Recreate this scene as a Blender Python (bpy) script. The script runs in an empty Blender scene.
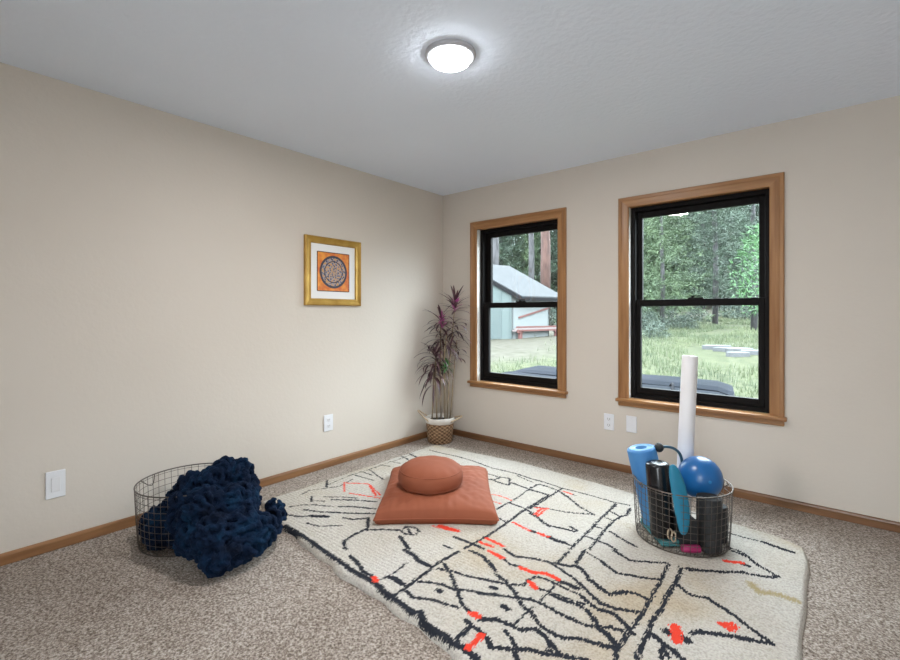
import bpy, bmesh, math, random
import numpy as np
from mathutils import Vector, Matrix, noise
random.seed(7)
C = bpy.context.scene.collection
PI = math.pi

# ---------------------------------------------------------------- camera
CX, CY, CZ, FPX = 3.093, -3.567, 1.22, 457.0
SN, CS = 0.6434, 0.7655
cam_data = bpy.data.cameras.new('camera'); cam = bpy.data.objects.new('camera', cam_data); C.objects.link(cam)
cam.location = (CX, CY, CZ)
cam.rotation_euler = (PI/2, 0, math.atan2(SN, CS))
cam_data.sensor_width = 36; cam_data.lens = FPX/900*36
cam_data.shift_y = -16/900; cam_data.clip_start = 0.02; cam_data.clip_end = 400
bpy.context.scene.camera = cam

# ---------------------------------------------------------------- sky and lights
w = bpy.data.worlds.new('overcast_sky'); bpy.context.scene.world = w; w.use_nodes = True
nt = w.node_tree; bg = nt.nodes['Background']
tc = nt.nodes.new('ShaderNodeTexCoord'); sx = nt.nodes.new('ShaderNodeSeparateXYZ'); cr = nt.nodes.new('ShaderNodeValToRGB')
nt.links.new(tc.outputs['Generated'], sx.inputs[0]); nt.links.new(sx.outputs['Z'], cr.inputs[0]); nt.links.new(cr.outputs[0], bg.inputs[0])
cr.color_ramp.elements[0].color = (0.20, 0.23, 0.25, 1); cr.color_ramp.elements[1].color = (0.80, 0.92, 1.0, 1); cr.color_ramp.elements[1].position = .6
bg.inputs['Strength'].default_value = 18

def area(name, loc, rot, sx_, sy_, power, col, portal=False):
    l = bpy.data.lights.new(name, 'AREA'); l.shape = 'RECTANGLE'; l.size = sx_; l.size_y = sy_; l.energy = power; l.color = col
    o = bpy.data.objects.new(name, l); C.objects.link(o); o.location = loc; o.rotation_euler = rot
    if portal: l.cycles.is_portal = True
    return o
# fill light added behind the camera, set in an invented door opening
area('fill_back', (3.40, -4.62, 1.15), (PI/2, 0, 0), .8, 1.9, 10, (1.0, 0.95, 0.90))
# sky light portals in the two windows of the photograph
area('portal_left', (0.87, 0.20, 1.30), (-PI/2, 0, 0), 0.86, 1.46, 1, (1, 1, 1), True)
area('portal_right', (2.33, 0.20, 1.30), (-PI/2, 0, 0), 0.90, 1.46, 1, (1, 1, 1), True)
vs = bpy.context.scene.view_settings
vs.view_transform = 'Standard'; vs.look = 'None'; vs.gamma = 1; vs.use_curve_mapping = False; vs.exposure = 0.5

# ---------------------------------------------------------------- helpers
def V(cx, d, z):
    """point at cx metres right of, and d metres in front of, the tripod"""
    return Vector((CX + cx*CS - d*SN, CY + cx*SN + d*CS, z))
WL = {}
class MB:
    def __init__(s): s.v = []; s.f = []
    def add(s, vs_, fs):
        n = len(s.v); s.v += [tuple(p) for p in vs_]; s.f += [tuple(i+n for i in f) for f in fs]; return s
    def box(s, a, b, M=None):
        (x0, y0, z0), (x1, y1, z1) = a, b
        P = [Vector(p) for p in ((x0,y0,z0),(x1,y0,z0),(x1,y1,z0),(x0,y1,z0),(x0,y0,z1),(x1,y0,z1),(x1,y1,z1),(x0,y1,z1))]
        if M: P = [M @ p for p in P]
        return s.add(P, [(0,3,2,1),(4,5,6,7),(0,1,5,4),(1,2,6,5),(2,3,7,6),(3,0,4,7)])
    def tube(s, pts, r, n=8, closed=False, cap=True):
        pts = [Vector(p) for p in pts]; m = len(pts); rr = r if hasattr(r, '__len__') else [r]*m
        vs_ = []; prev = None
        for i, p in enumerate(pts):
            if closed: t = pts[(i+1) % m] - pts[i-1]
            else: t = pts[min(i+1, m-1)] - pts[max(i-1, 0)]
            t.normalize()
            if prev is None:
                u = t.cross(Vector((0, 0, 1)))
                if u.length < .1: u = t.cross(Vector((1, 0, 0)))
            else: u = prev - t*prev.dot(t)
            u.normalize(); prev = u; q = t.cross(u)
            for k in range(n):
                a = 2*PI*k/n; vs_.append(p + (u*math.cos(a) + q*math.sin(a))*rr[i])
        fs = []
        for i in range(m if closed else m-1):
            j = (i+1) % m
            for k in range(n): fs.append((i*n+k, i*n+(k+1) % n, j*n+(k+1) % n, j*n+k))
        if cap and not closed: fs += [tuple(range(n-1, -1, -1)), tuple((m-1)*n+k for k in range(n))]
        return s.add(vs_, fs)
    def lathe(s, prof, c=(0,0,0), n=48, M=None, cap=True):
        """prof: list of (r, z)"""
        c = Vector(c); vs_ = []
        for r, z in prof:
            for k in range(n):
                p = Vector((r*math.cos(2*PI*k/n), r*math.sin(2*PI*k/n), z))
                if M: p = M @ p
                vs_.append(p + c)
        fs = []
        for i in range(len(prof)-1):
            for k in range(n): fs.append((i*n+k, i*n+(k+1) % n, (i+1)*n+(k+1) % n, (i+1)*n+k))
        if cap: fs += [tuple(range(n-1, -1, -1)), tuple((len(prof)-1)*n+k for k in range(n))]
        return s.add(vs_, fs)
    def build(s, name, mat, parent=None, smooth=False, bevel=0, seg=2):
        P = np.array(s.v, dtype=float)
        if parent is None: o0 = Vector(((P[:,0].min()+P[:,0].max())/2, (P[:,1].min()+P[:,1].max())/2, P[:,2].min()))
        else: o0 = WL[parent.name]
        me = bpy.data.meshes.new(name); me.from_pydata((P - np.array(o0)).tolist(), [], s.f)
        o = bpy.data.objects.new(name, me); C.objects.link(o); WL[o.name] = o0.copy()
        if parent is None: o.location = o0
        else: o.parent = parent
        if mat: me.materials.append(mat)
        if smooth: me.shade_smooth()
        if bevel:
            b = o.modifiers.new('bevel', 'BEVEL'); b.width = bevel; b.segments = seg; b.limit_method = 'ANGLE'
        me.update()
        return o
def empty(name, loc):
    o = bpy.data.objects.new(name, None); o.empty_display_size = .1; C.objects.link(o); o.location = loc; WL[o.name] = Vector(loc); return o
def tag(o, label, cat, group=None, kind=None):
    if label: o['label'] = label
    if cat: o['category'] = cat
    if group: o['group'] = group
    if kind: o['kind'] = kind
    return o
def struct(o): o['kind'] = 'structure'; return o

# ---------------------------------------------------------------- materials
def mat(name, col, rough=.6, metal=0, spec=.5, **kw):
    m = bpy.data.materials.new(name); m.use_nodes = True; b = m.node_tree.nodes['Principled BSDF']
    b.inputs['Base Color'].default_value = (*col, 1); b.inputs['Roughness'].default_value = rough
    b.inputs['Metallic'].default_value = metal; b.inputs['Specular IOR Level'].default_value = spec
    for k, v in kw.items(): b.inputs[k.replace('_', ' ')].default_value = v
    return m
def N(m, t, **kw):
    n = m.node_tree.nodes.new('ShaderNode'+t)
    for k, v in kw.items():
        if hasattr(n, k): setattr(n, k, v)
        else: n.inputs[k.replace('_', ' ')].default_value = v
    return n
def L(m, a, b): m.node_tree.links.new(a, b)
def B(m): return m.node_tree.nodes['Principled BSDF']
def coords(m, scale=(1,1,1), kind='Object', rot=(0,0,0)):
    t = N(m, 'TexCoord'); mp = N(m, 'Mapping'); mp.inputs['Scale'].default_value = scale; mp.inputs['Rotation'].default_value = rot
    L(m, t.outputs[kind], mp.inputs[0]); return mp.outputs[0]
def ramp(m, src, stops):
    r = N(m, 'ValToRGB'); e = r.color_ramp.elements
    while len(e) < len(stops): e.new(.5)
    for i, (p, c) in enumerate(stops): e[i].position = p; e[i].color = (*c, 1)
    L(m, src, r.inputs[0]); return r.outputs[0]
def noise_mat(name, stops, scale, rough=.8, bump=0, bscale=None, detail=3, mscale=(1,1,1), bdist=.01, **kw):
    m = mat(name, (1,1,1), rough, **kw); co = coords(m, mscale)
    n = N(m, 'TexNoise', Scale=scale, Detail=detail); L(m, co, n.inputs['Vector'])
    L(m, ramp(m, n.outputs[0], stops), B(m).inputs['Base Color'])
    if bump:
        n2 = N(m, 'TexNoise', Scale=bscale or scale, Detail=3); L(m, co, n2.inputs['Vector'])
        bp = N(m, 'Bump', Strength=bump, Distance=bdist); L(m, n2.outputs[0], bp.inputs['Height']); L(m, bp.outputs[0], B(m).inputs['Normal'])
    return m

M_wall = noise_mat('wall_paint', [(.3, (.61,.553,.487)), (.7, (.63,.573,.507))], 1.5, .55, .25, 45, bdist=.004)
M_ceil = noise_mat('ceiling_texture', [(.3, (.77,.84,.95)), (.7, (.79,.86,.97))], 1.5, .8, .45, 34, bdist=.009)  # blue of the cool daylight is mixed into the white ceiling's colour
def wood(name, axis, dark=(.24,.105,.035), light=(.40,.205,.085)):
    s = [14, 14, 14]; s[axis] = 1.0
    return noise_mat(name, [(.3, dark), (.7, light)], 2.2, .35, .08, 3, mscale=tuple(s), detail=5)
W_x, W_y, W_z = wood('oak_x', 0), wood('oak_y', 1), wood('oak_z', 2)
M_black = mat('black_window_frame', (.004,.003,.003), .6, spec=.15)
M_white = mat('white_plastic', (.72,.72,.74), .35)
M_jamb = mat('daylit_jamb', (.78,.77,.74), .4)  # wood jambs coloured white to carry the daylight falling on them

# glass: mostly clear, Fresnel reflection, keeps daylight coming in
M_glass = bpy.data.materials.new('window_glass'); M_glass.use_nodes = True
t_ = M_glass.node_tree; t_.nodes.remove(t_.nodes['Principled BSDF'])
tr = N(M_glass, 'BsdfTransparent'); tr.inputs[0].default_value = (.93,.95,.94,1); gl = N(M_glass, 'BsdfGlossy'); gl.inputs['Roughness'].default_value = 0.0
fr = N(M_glass, 'Fresnel', IOR=1.5); mx = N(M_glass, 'MixShader')
L(M_glass, fr.outputs[0], mx.inputs[0]); L(M_glass, tr.outputs[0], mx.inputs[1]); L(M_glass, gl.outputs[0], mx.inputs[2])
L(M_glass, mx.outputs[0], t_.nodes['Material Output'].inputs[0])

# carpet
M_carpet = mat('speckled_carpet', (1,1,1), .95, spec=.1)
co = coords(M_carpet)
n1 = N(M_carpet, 'TexNoise', Scale=105, Detail=3, Roughness=.75); L(M_carpet, co, n1.inputs['Vector'])
n2 = N(M_carpet, 'TexNoise', Scale=2.2, Detail=2); L(M_carpet, co, n2.inputs['Vector'])
c1 = ramp(M_carpet, n1.outputs[0], [(.36, (.13,.10,.08)), (.50, (.335,.28,.24)), (.64, (.60,.535,.48))])
c2 = ramp(M_carpet, n2.outputs[0], [(.35, (.88,.86,.84)), (.65, (1,1,1))])
mm = N(M_carpet, 'MixRGB', blend_type='MULTIPLY'); mm.inputs[0].default_value = 1; L(M_carpet, c1, mm.inputs[1]); L(M_carpet, c2, mm.inputs[2])
L(M_carpet, mm.outputs[0], B(M_carpet).inputs['Base Color'])
bp = N(M_carpet, 'Bump', Strength=.8, Distance=.012); L(M_carpet, n1.outputs[0], bp.inputs['Height']); L(M_carpet, bp.outputs[0], B(M_carpet).inputs['Normal'])

# ---------------------------------------------------------------- room shell
RX, RY, H = 4.5, -4.7, 2.44
T = .16
WIN = [(.437, 1.300), (1.885, 2.780)]; WZ0, WZ1 = .572, 2.040
fb = MB(); nx, ny = 4, 4
fb.box((-T, RY-T, -.06), (RX+T, T, 0)); struct(fb.build('floor', M_carpet))
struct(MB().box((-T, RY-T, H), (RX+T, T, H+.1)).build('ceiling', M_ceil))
struct(MB().box((-T, RY, 0), (0, 0, H)).build('wall_left', M_wall))
def wall_with_holes(name, along, pos, t, lo, hi, holes):
    b = MB(); x = lo
    def put(a0, a1, z0, z1):
        if along == 'x': b.box((a0, min(pos, pos+t), z0), (a1, max(pos, pos+t), z1))
        else: b.box((min(pos, pos+t), a0, z0), (max(pos, pos+t), a1, z1))
    for (h0, h1, z0, z1) in holes:
        put(x, h0, 0, H)
        if z0 > 0: put(h0, h1, 0, z0)
        put(h0, h1, z1, H); x = h1
    put(x, hi, 0, H)
    return struct(b.build(name, M_wall))
wall_with_holes('wall_right', 'x', 0, T, -T, RX+T, [(a-.015, b+.015, WZ0-.02, WZ1+.015) for a, b in WIN])
wall_with_holes('wall_back', 'x', RY, -T, -T, RX+T, [(2.95, 3.85, .02, 2.1)])  # door opening made up to let light in from behind
wall_with_holes('wall_side', 'y', RX, T, RY, 0, [])
# plain white frame for the invented door opening behind the camera
def plain_frame(name, a0, a1, z0, z1, along, p0, p1, glass=True):
    e = struct(empty(name, (((a0+a1)/2, (p0+p1)/2, z0) if along == 'x' else ((p0+p1)/2, (a0+a1)/2, z0))))
    b = MB(); g = MB(); s = .06; mid = a0+s/2
    def put(q, u0, u1, w0, w1, r0=p0, r1=p1):
        if along == 'x': q.box((u0, r0, w0), (u1, r1, w1))
        else: q.box((r0, u0, w0), (r1, u1, w1))
    put(b, a0, a1, z0, z0+s); put(b, a0, a1, z1-s, z1); put(b, a0, a0+s, z0+s, z1-s); put(b, a1-s, a1, z0+s, z1-s); put(b, mid-s/2, mid+s/2, z0+s, z1-s)
    b.build('frame', M_white, e)
    return e
plain_frame('added_door_1', 2.95, 3.85, .02, 2.1, 'x', RY-.13, RY-.05)

# baseboards with a small rounded top
def baseboard(name, a, b, nrm, m):
    a = Vector((*a, 0)); b = Vector((*b, 0)); n = Vector((*nrm, 0))
    pr = [(0, .002), (.014, .002), (.014, .045), (.011, .054), (.006, .058), (0, .058)]
    vs_ = [p + n*o + Vector((0,0,z)) for p in (a, b) for o, z in pr]; k = len(pr)
    fs = [(i, (i+1) % k, k+(i+1) % k, k+i) for i in range(k)] + [tuple(range(k-1,-1,-1)), tuple(range(k, 2*k))]
    struct(MB().add(vs_, fs).build(name, m))
baseboard('baseboard_left', (0, RY), (0, 0), (1, 0), wood('oak_base_y', 1, (.17,.075,.03), (.30,.15,.065)))
baseboard('baseboard_right', (.014, 0), (RX, 0), (0, -1), wood('oak_base_x', 0, (.135,.06,.025), (.24,.12,.055)))

# ---------------------------------------------------------------- windows
def sweep_rect(b, x0, x1, z0, z1, prof, y0, sides='LTR'):
    """mitred casing; prof = list of (distance outwards from the opening, y)"""
    def ring(cx_, cz_): return [(cx_[0] + cx_[1]*o, y0+y, cz_[0] + cz_[1]*o) for o, y in prof]
    k = len(prof)
    path = [((x0,-1),(z0,0)), ((x0,-1),(z1,1)), ((x1,1),(z1,1)), ((x1,1),(z0,0))]
    out = []
    for i in range(3):
        A = ring(*path[i]); Bq = ring(*path[i+1]); q = MB()
        q.add(A+Bq, [(j, (j+1) % k, k+(j+1) % k, k+j) for j in range(k)] + [tuple(range(k-1,-1,-1)), tuple(range(k, 2*k))]); out.append(q)
    return out
def make_window(name, x0, x1, gx0, gx1, label=None):
    z0, z1 = WZ0, WZ1
    e = struct(empty(name, ((x0+x1)/2, 0, z0)))
    if label: e['label'] = label
    prof = [(-.004, 0), (-.004, -.010), (.004, -.014), (.045, -.017), (.050, -.021), (.068, -.021), (.074, -.015), (.074, 0)]
    L_, T_, R_ = sweep_rect(None, x0, x1, z0, z1, prof, 0)
    L_.build('casing', W_z, e); T_.build('casing', W_x, e); R_.build('casing', W_z, e)
    # stool and apron under the opening
    s = MB(); s.box((x0-.088, -.048, z0-.026), (x1+.088, .06, z0)); s.build('window_sill', W_x, e, bevel=.008, seg=3)
    a = MB(); a.box((x0-.074, -.020, z0-.060), (x1+.074, -.001, z0-.026)); a.build('apron', W_x, e, bevel=.006)
    j = MB(); j.box((x0-.013, .001, z0), (x0, .07, z1)); j.box((x1, .001, z0), (x1+.013, .07, z1)); j.build('jamb', M_jamb, e)
    j = MB(); j.box((x0-.013, .001, z1), (x1+.013, .07, z1+.013)); j.build('head_jamb', W_x, e)
    # outer black frame
    f = MB(); fw = .034; ya, yb = .052, .150
    f.box((x0, ya, z0), (x0+fw, yb, z1)); f.box((x1-fw, ya, z0), (x1, yb, z1)); f.box((x0+fw, ya, z1-.030), (x1-fw, yb, z1)); f.box((x0+fw, ya, z0), (x1-fw, yb, z0+.030))
    f.build('frame', M_black, e, bevel=.003)
    zm = 1.305
    def sash(nm, za, zb, y, bot, top):
        a0, a1 = x0+fw+.002, x1-fw-.002
        q = MB(); q.box((a0, y, za), (gx0, y+.034, zb)); q.box((gx1, y, za), (a1, y+.034, zb))
        q.box((gx0, y, za), (gx1, y+.034, za+bot)); q.box((gx0, y, zb-top), (gx1, y+.034, zb))
        o = q.build(nm, M_black, e, bevel=.003)
        g = MB(); g.add([(gx0, y+.017, za+bot), (gx1, y+.017, za+bot), (gx1, y+.017, zb-top), (gx0, y+.017, zb-top)], [(0,1,2,3)])
        g.build('pane', M_glass, o)
        return o
    sash('upper_sash', zm-.026, z1-.032, .104, .040, .044)
    lo = sash('lower_sash', z0+.032, zm+.024, .066, .052, .046)
    xm = (gx0+gx1)/2
    k = MB(); k.box((xm-.05, .070, zm+.024), (xm+.05, .096, zm+.034)); k.tube([(xm-.02, .083, zm+.034), (xm-.02, .083, zm+.045)], .010, 10); k.box((xm-.022, .078, zm+.040), (xm+.040, .088, zm+.048))
    k.build('sash_lock', M_black, lo)
    k = MB(); k.box((x0+fw+.03, .062, z0+.040), (x1-fw-.03, .066, z0+.052)); k.build('lift_rail', M_black, lo)
make_window('window_1', *WIN[0], .53, 1.245)
make_window('window_2', *WIN[1], 1.955, 2.708)
# ---------------------------------------------------------------- outdoors: ground
def gz(x, y):
    z = -.35 + .035*y + (max(0, y-32)*.05)
    return z + .05*noise.noise(Vector((x*.25, y*.25, 0)))*min(1, max(0, y-4)/5)
gb = MB(); xs = np.concatenate([np.arange(-60, -14, 3.0), np.arange(-14, 14, .8), np.arange(14, 41, 3.0)]); ys = np.concatenate([np.arange(.25, 20, .8), np.arange(20, 100, 3.0)])
gv = [(x, y, gz(x, y)) for y in ys for x in xs]; k = len(xs)
gb.add(gv, [(j*k+i, j*k+i+1, (j+1)*k+i+1, (j+1)*k+i) for j in range(len(ys)-1) for i in range(k-1)])
M_ground = mat('meadow_ground', (1,1,1), .95, spec=.1)
co = coords(M_ground)
a1 = N(M_ground, 'TexNoise', Scale=.35, Detail=5); a2 = N(M_ground, 'TexNoise', Scale=5, Detail=4)
L(M_ground, co, a1.inputs['Vector']); L(M_ground, co, a2.inputs['Vector'])
sp = N(M_ground, 'SeparateXYZ'); geo = N(M_ground, 'NewGeometry'); L(M_ground, geo.outputs['Position'], sp.inputs[0])
mr = N(M_ground, 'MapRange'); mr.inputs[1].default_value = -5; mr.inputs[2].default_value = -.5; L(M_ground, sp.outputs[0], mr.inputs[0])
ad = N(M_ground, 'Math', operation='MULTIPLY_ADD'); L(M_ground, a1.outputs[0], ad.inputs[0]); ad.inputs[1].default_value = .9; L(M_ground, mr.outputs[0], ad.inputs[2])
green = ramp(M_ground, a2.outputs[0], [(.3, (0.019,0.024,0.012)), (.7, (0.047,0.049,0.027))])
sand = ramp(M_ground, a2.outputs[0], [(.3, (0.027,0.024,0.017)), (.6, (0.045,0.041,0.033))])
fac = ramp(M_ground, ad.outputs[0], [(.45, (.05,.05,.05)), (.62, (.35,.35,.35)), (.9, (1,1,1))])
mg = N(M_ground, 'MixRGB'); L(M_ground, fac, mg.inputs[0]); L(M_ground, sand, mg.inputs[1]); L(M_ground, green, mg.inputs[2]); L(M_ground, mg.outputs[0], B(M_ground).inputs['Base Color'])
g = gb.build('ground', M_ground, smooth=True); struct(g)

M_grass = noise_mat('grass_blades', [(.3, (.026,.038,.017)), (.5, (.050,.064,.028)), (.7, (.090,.098,.050))], .9, .8)
STEPS = [V((px-450)/457*d, d, 0) for px, d in ((718,14.2),(729,13.4),(742,13.0),(752,12.4),(738,12.0),(722,12.6),(745,11.4))]
rs = np.random.RandomState(3); gr = MB()
cnt = 0
while cnt < 42000:
    y = 2.8 + 30*rs.rand()**1.4; x = -22 + 30*rs.rand()
    t = (x+4.5)/4 + .5*noise.noise(Vector((x*.3, y*.3, 5)))
    if x < -1.5 and y < 19 and rs.rand() > max(.006, min(1, t+.1)): continue
    if noise.noise(Vector((x*.5, y*.5, 9))) < -.18: continue
    if x < 2.4 and y < 3.0: continue
    if any((x-q.x)**2+(y-q.y)**2 < 1.0 for q in STEPS): continue
    h = (.06 + .16*rs.rand())*(1 + .5*noise.noise(Vector((x*.6, y*.6, 2)))); wd = .006 + .0008*y; a = rs.rand()*PI*2; z = gz(x, y)-.02
    lx, ly = (rs.rand()-.5)*.5*h, (rs.rand()-.5)*.5*h; dx, dy = math.cos(a)*wd, math.sin(a)*wd
    gr.add([(x-dx, y-dy, z), (x+dx, y+dy, z), (x+lx, y+ly, z+h)], [(0,1,2)]); cnt += 1
tag(gr.build('meadow_grass', M_grass), 'tall green meadow grass growing on the slope outside', 'grass', kind='stuff')

# ---------------------------------------------------------------- outdoors: trees
M_barkr = noise_mat('red_pine_bark', [(.35, (0.030,0.013,0.010)), (.65, (0.076,0.038,0.030))], 3, .9, .5, 4, mscale=(2,2,.5), bdist=.05)
M_barkg = noise_mat('grey_bark', [(.35, (0.017,0.016,0.017)), (.65, (0.053,0.050,0.053))], 3, .9, .5, 4, mscale=(2,2,.5), bdist=.05)
def fol(name, a, b, c): return noise_mat(name, [(.3, a), (.5, b), (.72, c)], 1.1, .75)
M_pine = [fol('pine_needles_a', (0.008,0.016,0.008), (0.017,0.032,0.017), (0.037,0.061,0.033)), fol('pine_needles_b', (0.009,0.016,0.011), (0.021,0.037,0.023), (0.045,0.071,0.046)), fol('pine_needles_c', (0.011,0.022,0.008), (0.027,0.049,0.017), (0.057,0.085,0.035))]
M_leafy = fol('aspen_leaves', (0.017,0.055,0.015), (0.033,0.090,0.026), (0.059,0.135,0.050))
M_shrub = fol('shrub_leaves', (0.012,0.022,0.016), (0.025,0.039,0.027), (0.051,0.071,0.047))
def tuft(b, rs, p, s, n):
    for _ in range(n):
        d = rs.normal(size=3); d /= np.linalg.norm(d); e_ = rs.normal(size=3); e_ /= np.linalg.norm(e_)
        q = p + d*s*.35
        b.add([q-e_*s*.10, q+e_*s*.10, q+d*s*.85], [(0,1,2)])
def pine_mesh(seed, h, base, spread, nb=70, ts=.34):
    rs = np.random.RandomState(seed); b = MB()
    for i in range(nb):
        f = (i+rs.rand())/nb; z = base + (h-base)*f; ln = spread*(1-f)**.75*(.65+.5*rs.rand()) + .25; a = rs.rand()*2*PI
        m = int(3 + ln*4.2)
        for j in range(m):
            t = (j+.6)/m; p = np.array([math.cos(a)*ln*t, math.sin(a)*ln*t, z + .12*ln*t - .28*ln*t*t]) + rs.normal(size=3)*.13
            tuft(b, rs, p, ts*(.45+.4*rs.rand()), 7); tuft(b, rs, p+rs.normal(size=3)*.12, ts*(.45+.4*rs.rand()), 7)
    return b
def put_tree(name, x, y, h, tr_r, fb_, fm, bm_, label, cat='tree', group=None, ftag=None):
    z = gz(x, y) - .1; e = empty(name, (x, y, z)); tag(e, label, cat, group)
    WL['tmp'] = 0
    t = MB(); t.tube([(x, y, z), (x+.05, y, z+h*.3), (x-.04, y, z+h*.6), (x, y, z+h*.96)], [tr_r*1.15, tr_r, tr_r*.8, tr_r*.15], 12); t.build('trunk', bm_, e, smooth=True)
    f = MB(); f.v = [(p[0]+x, p[1]+y, p[2]+z) for p in fb_.v]; f.f = fb_.f; f.build('foliage', fm, e)
    return e
def W(px, py_d, z=None):
    """a spot on the land seen at image column px, at distance d"""
    return V((px-450)/457*py_d, py_d, 0)
def copy_tree(e, loc, s=1, rz=0, label=None):
    r = e.copy(); C.objects.link(r); r.location = loc; r.scale = (s, s, s); r.rotation_euler = (0,0,rz)
    if label: r['label'] = label
    for ch in e.children:
        c = ch.copy(); C.objects.link(c); c.parent = r
    return r
# the tall trunks seen over the shed roof
for nm, px, d, r, h, m, lb in (('ponderosa_pine', 545, 30, .31, 17, M_barkr, 'tall straight pine with thick reddish bark rising behind the shed roof'),
                     ('pine_tree', 531, 36, .22, 17, M_barkg, 'slim grey pine trunk just left of the thick reddish trunk behind the shed'),
                     ('pine_tree', 494, 27, .26, 16, M_barkg, 'dark grey pine trunk at the left edge of the left window, above the shed ridge')):
    p = W(px, d); put_tree(nm, p.x, p.y, h, r, pine_mesh(int(px), h, h*.55, 2.6, 45), M_pine[1], m, lb)
# main pines seen through the right window
p = W(715, 27); put_tree('pine_tree', p.x, p.y, 11.5, .14, pine_mesh(21, 11.5, 1.5, 3.1, 120, .30), M_pine[0], M_barkg, 'dark bushy pine standing alone in the middle of the right window')
p = W(662, 24); put_tree('pine_tree', p.x, p.y, 8.5, .11, pine_mesh(22, 8.5, .9, 2.6, 110, .28), M_pine[2], M_barkg, 'yellow-green young pine at the left of the right window')
p = W(754, 22); put_tree('pine_tree', p.x, p.y, 9.0, .13, pine_mesh(24, 9.0, 2.0, 2.2, 70, .28), M_pine[1], M_barkg, 'pine with a bare lower trunk at the right edge of the right window')
# broadleaf sapling, lighter green
p = W(766, 14)
rs = np.random.RandomState(5); b = MB()
for i in range(420):
    a = rs.rand()*2*PI; z = 1.3+rs.rand()*2.6; r = 1.05*math.sqrt(rs.rand())*(1-abs(z-2.3)/2.6)
    tuft(b, rs, np.array([r*math.cos(a), r*math.sin(a), z]), .20, 6)
put_tree('aspen_tree', p.x, p.y, 4.0, .05, b, M_leafy, M_barkg, 'bright green leafy tree reaching in at the right edge of the right window')
# forest behind, copies
src = []
for i, (h, base, sp_) in enumerate(((15, 1.2, 3.6), (17, 2.0, 3.2), (13, .6, 3.4))):
    x, y = W(500+90*i, 44+3*i).x, W(500+90*i, 44+3*i).y
    src.append(put_tree('forest_pine', x, y, h, .2, pine_mesh(40+i, h, base, sp_, 130, .50), M_pine[i], M_barkg,
        ['dense dark green pine in the forest behind the meadow', 'tall blue-green pine in the forest behind the meadow', 'broad yellow-green pine in the forest behind the meadow'][i], group='forest pines behind the meadow'))
rs = np.random.RandomState(11)
for row, (d, step) in enumerate(((40, 22), (47, 20), (56, 19), (66, 17))):
    px = 452 + row*7
    while px < 850:
        p = W(px + rs.rand()*6, d + rs.rand()*5); i = rs.randint(3)
        if abs(px-545) > 4 or row: copy_tree(src[i], (p.x, p.y, gz(p.x, p.y)-.1), .85+.35*rs.rand(), rs.rand()*6)
        px += step*(.8+.4*rs.rand())
# shrubs across the meadow
def shrub_mesh(seed, r, h):
    rs = np.random.RandomState(seed); b = MB()
    for i in range(260):
        a = rs.rand()*2*PI; z = h*rs.rand(); q = r*math.sqrt(rs.rand())*math.sqrt(max(.05, 1-(z/h)**2)); tuft(b, rs, np.array([q*math.cos(a), q*math.sin(a), z]), .22, 5)
    return b
SHL = ['shrub leftmost but one in the right window, at mid distance', 'shrub just right of the leftmost ones, below the young pine', 'smallest low shrub in the middle of the meadow', 'large shrub at the left edge of the right window, in front of the forest', 'shrub in the centre of the meadow before the forest edge', 'shrub right of the lone dark pine trunk', 'shrub between the lone pine and the bare-trunked pine', 'large shrub far at the right edge of the right window', 'nearest low shrub at the left of the right window', 'shrub behind the shed at the left', 'shrub right of the shed roof below the reddish trunk', 'largest shrub behind the middle of the shed']
sh0 = None
for i, (px, d, s) in enumerate(((650, 23, 1.0), (668, 26, 1.1), (684, 24, .8), (640, 29, 1.3), (697, 30, 1.0), (730, 33, 1.1), (745, 31, 1.2), (765, 34, 1.3), (655, 19, .7), (500, 30, 1.3), (556, 30, 1.3), (520, 33, 1.5))):
    p = W(px, d); z = gz(p.x, p.y)-.05
    if sh0 is None:
        f = shrub_mesh(2, .95, 1.0); f.v = [(a+p.x, b_+p.y, c_+z) for a, b_, c_ in f.v]; sh0 = f.build('shrub', M_shrub)
        sh0.location = (p.x, p.y, z); me = sh0.data
        off = WL[sh0.name] - Vector((p.x, p.y, z))
        me.transform(Matrix.Translation(off)); o = sh0
        tag(o, SHL[i], 'shrub', 'meadow shrubs')
    else:
        o = sh0.copy(); C.objects.link(o); o['label'] = SHL[i]; o.location = (p.x, p.y, z)
    o.scale = (s, s, s*.9); o.rotation_euler = (0, 0, i*1.3)

# flagstones on the slope
M_stone = noise_mat('pale_flagstone', [(.3, (0.042,0.044,0.045)), (.7, (0.059,0.060,0.063))], 3, .85, .3, 8)
for i, (px, d, w_, l_) in enumerate(((718, 14.6, 1.15, .5), (729, 13.9, .9, .45), (742, 13.6, 1.0, .5), (752, 13.0, .9, .5), (738, 12.6, .8, .4))):
    p = W(px, d); rs = np.random.RandomState(60+i); z = gz(p.x, p.y)+.04; n = 9; top = []
    for k in range(n):
        a = 2*PI*k/n; q = .6+.5*rs.rand(); v = V((px-450)/457*d + math.cos(a)*w_/2*q, d + math.sin(a)*l_/2*q, 0); top.append((v.x, v.y))
    m = MB(); m.add([(x, y, z-.10) for x, y in top] + [(x, y, z+.08) for x, y in top], [tuple(range(n-1,-1,-1)), tuple(range(n, 2*n))] + [(k, (k+1) % n, n+(k+1) % n, n+k) for k in range(n)])
    tag(m.build('flagstone', M_stone, bevel=.02), ('widest pale flagstone, farthest left and back on the slope', 'pale flagstone second from the left on the slope', 'pale flagstone in the middle of the row on the slope', 'pale flagstone at the right end of the row on the slope', 'smallest pale flagstone, nearest to the house')[i], 'stone', 'flagstones on the slope')

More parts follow.
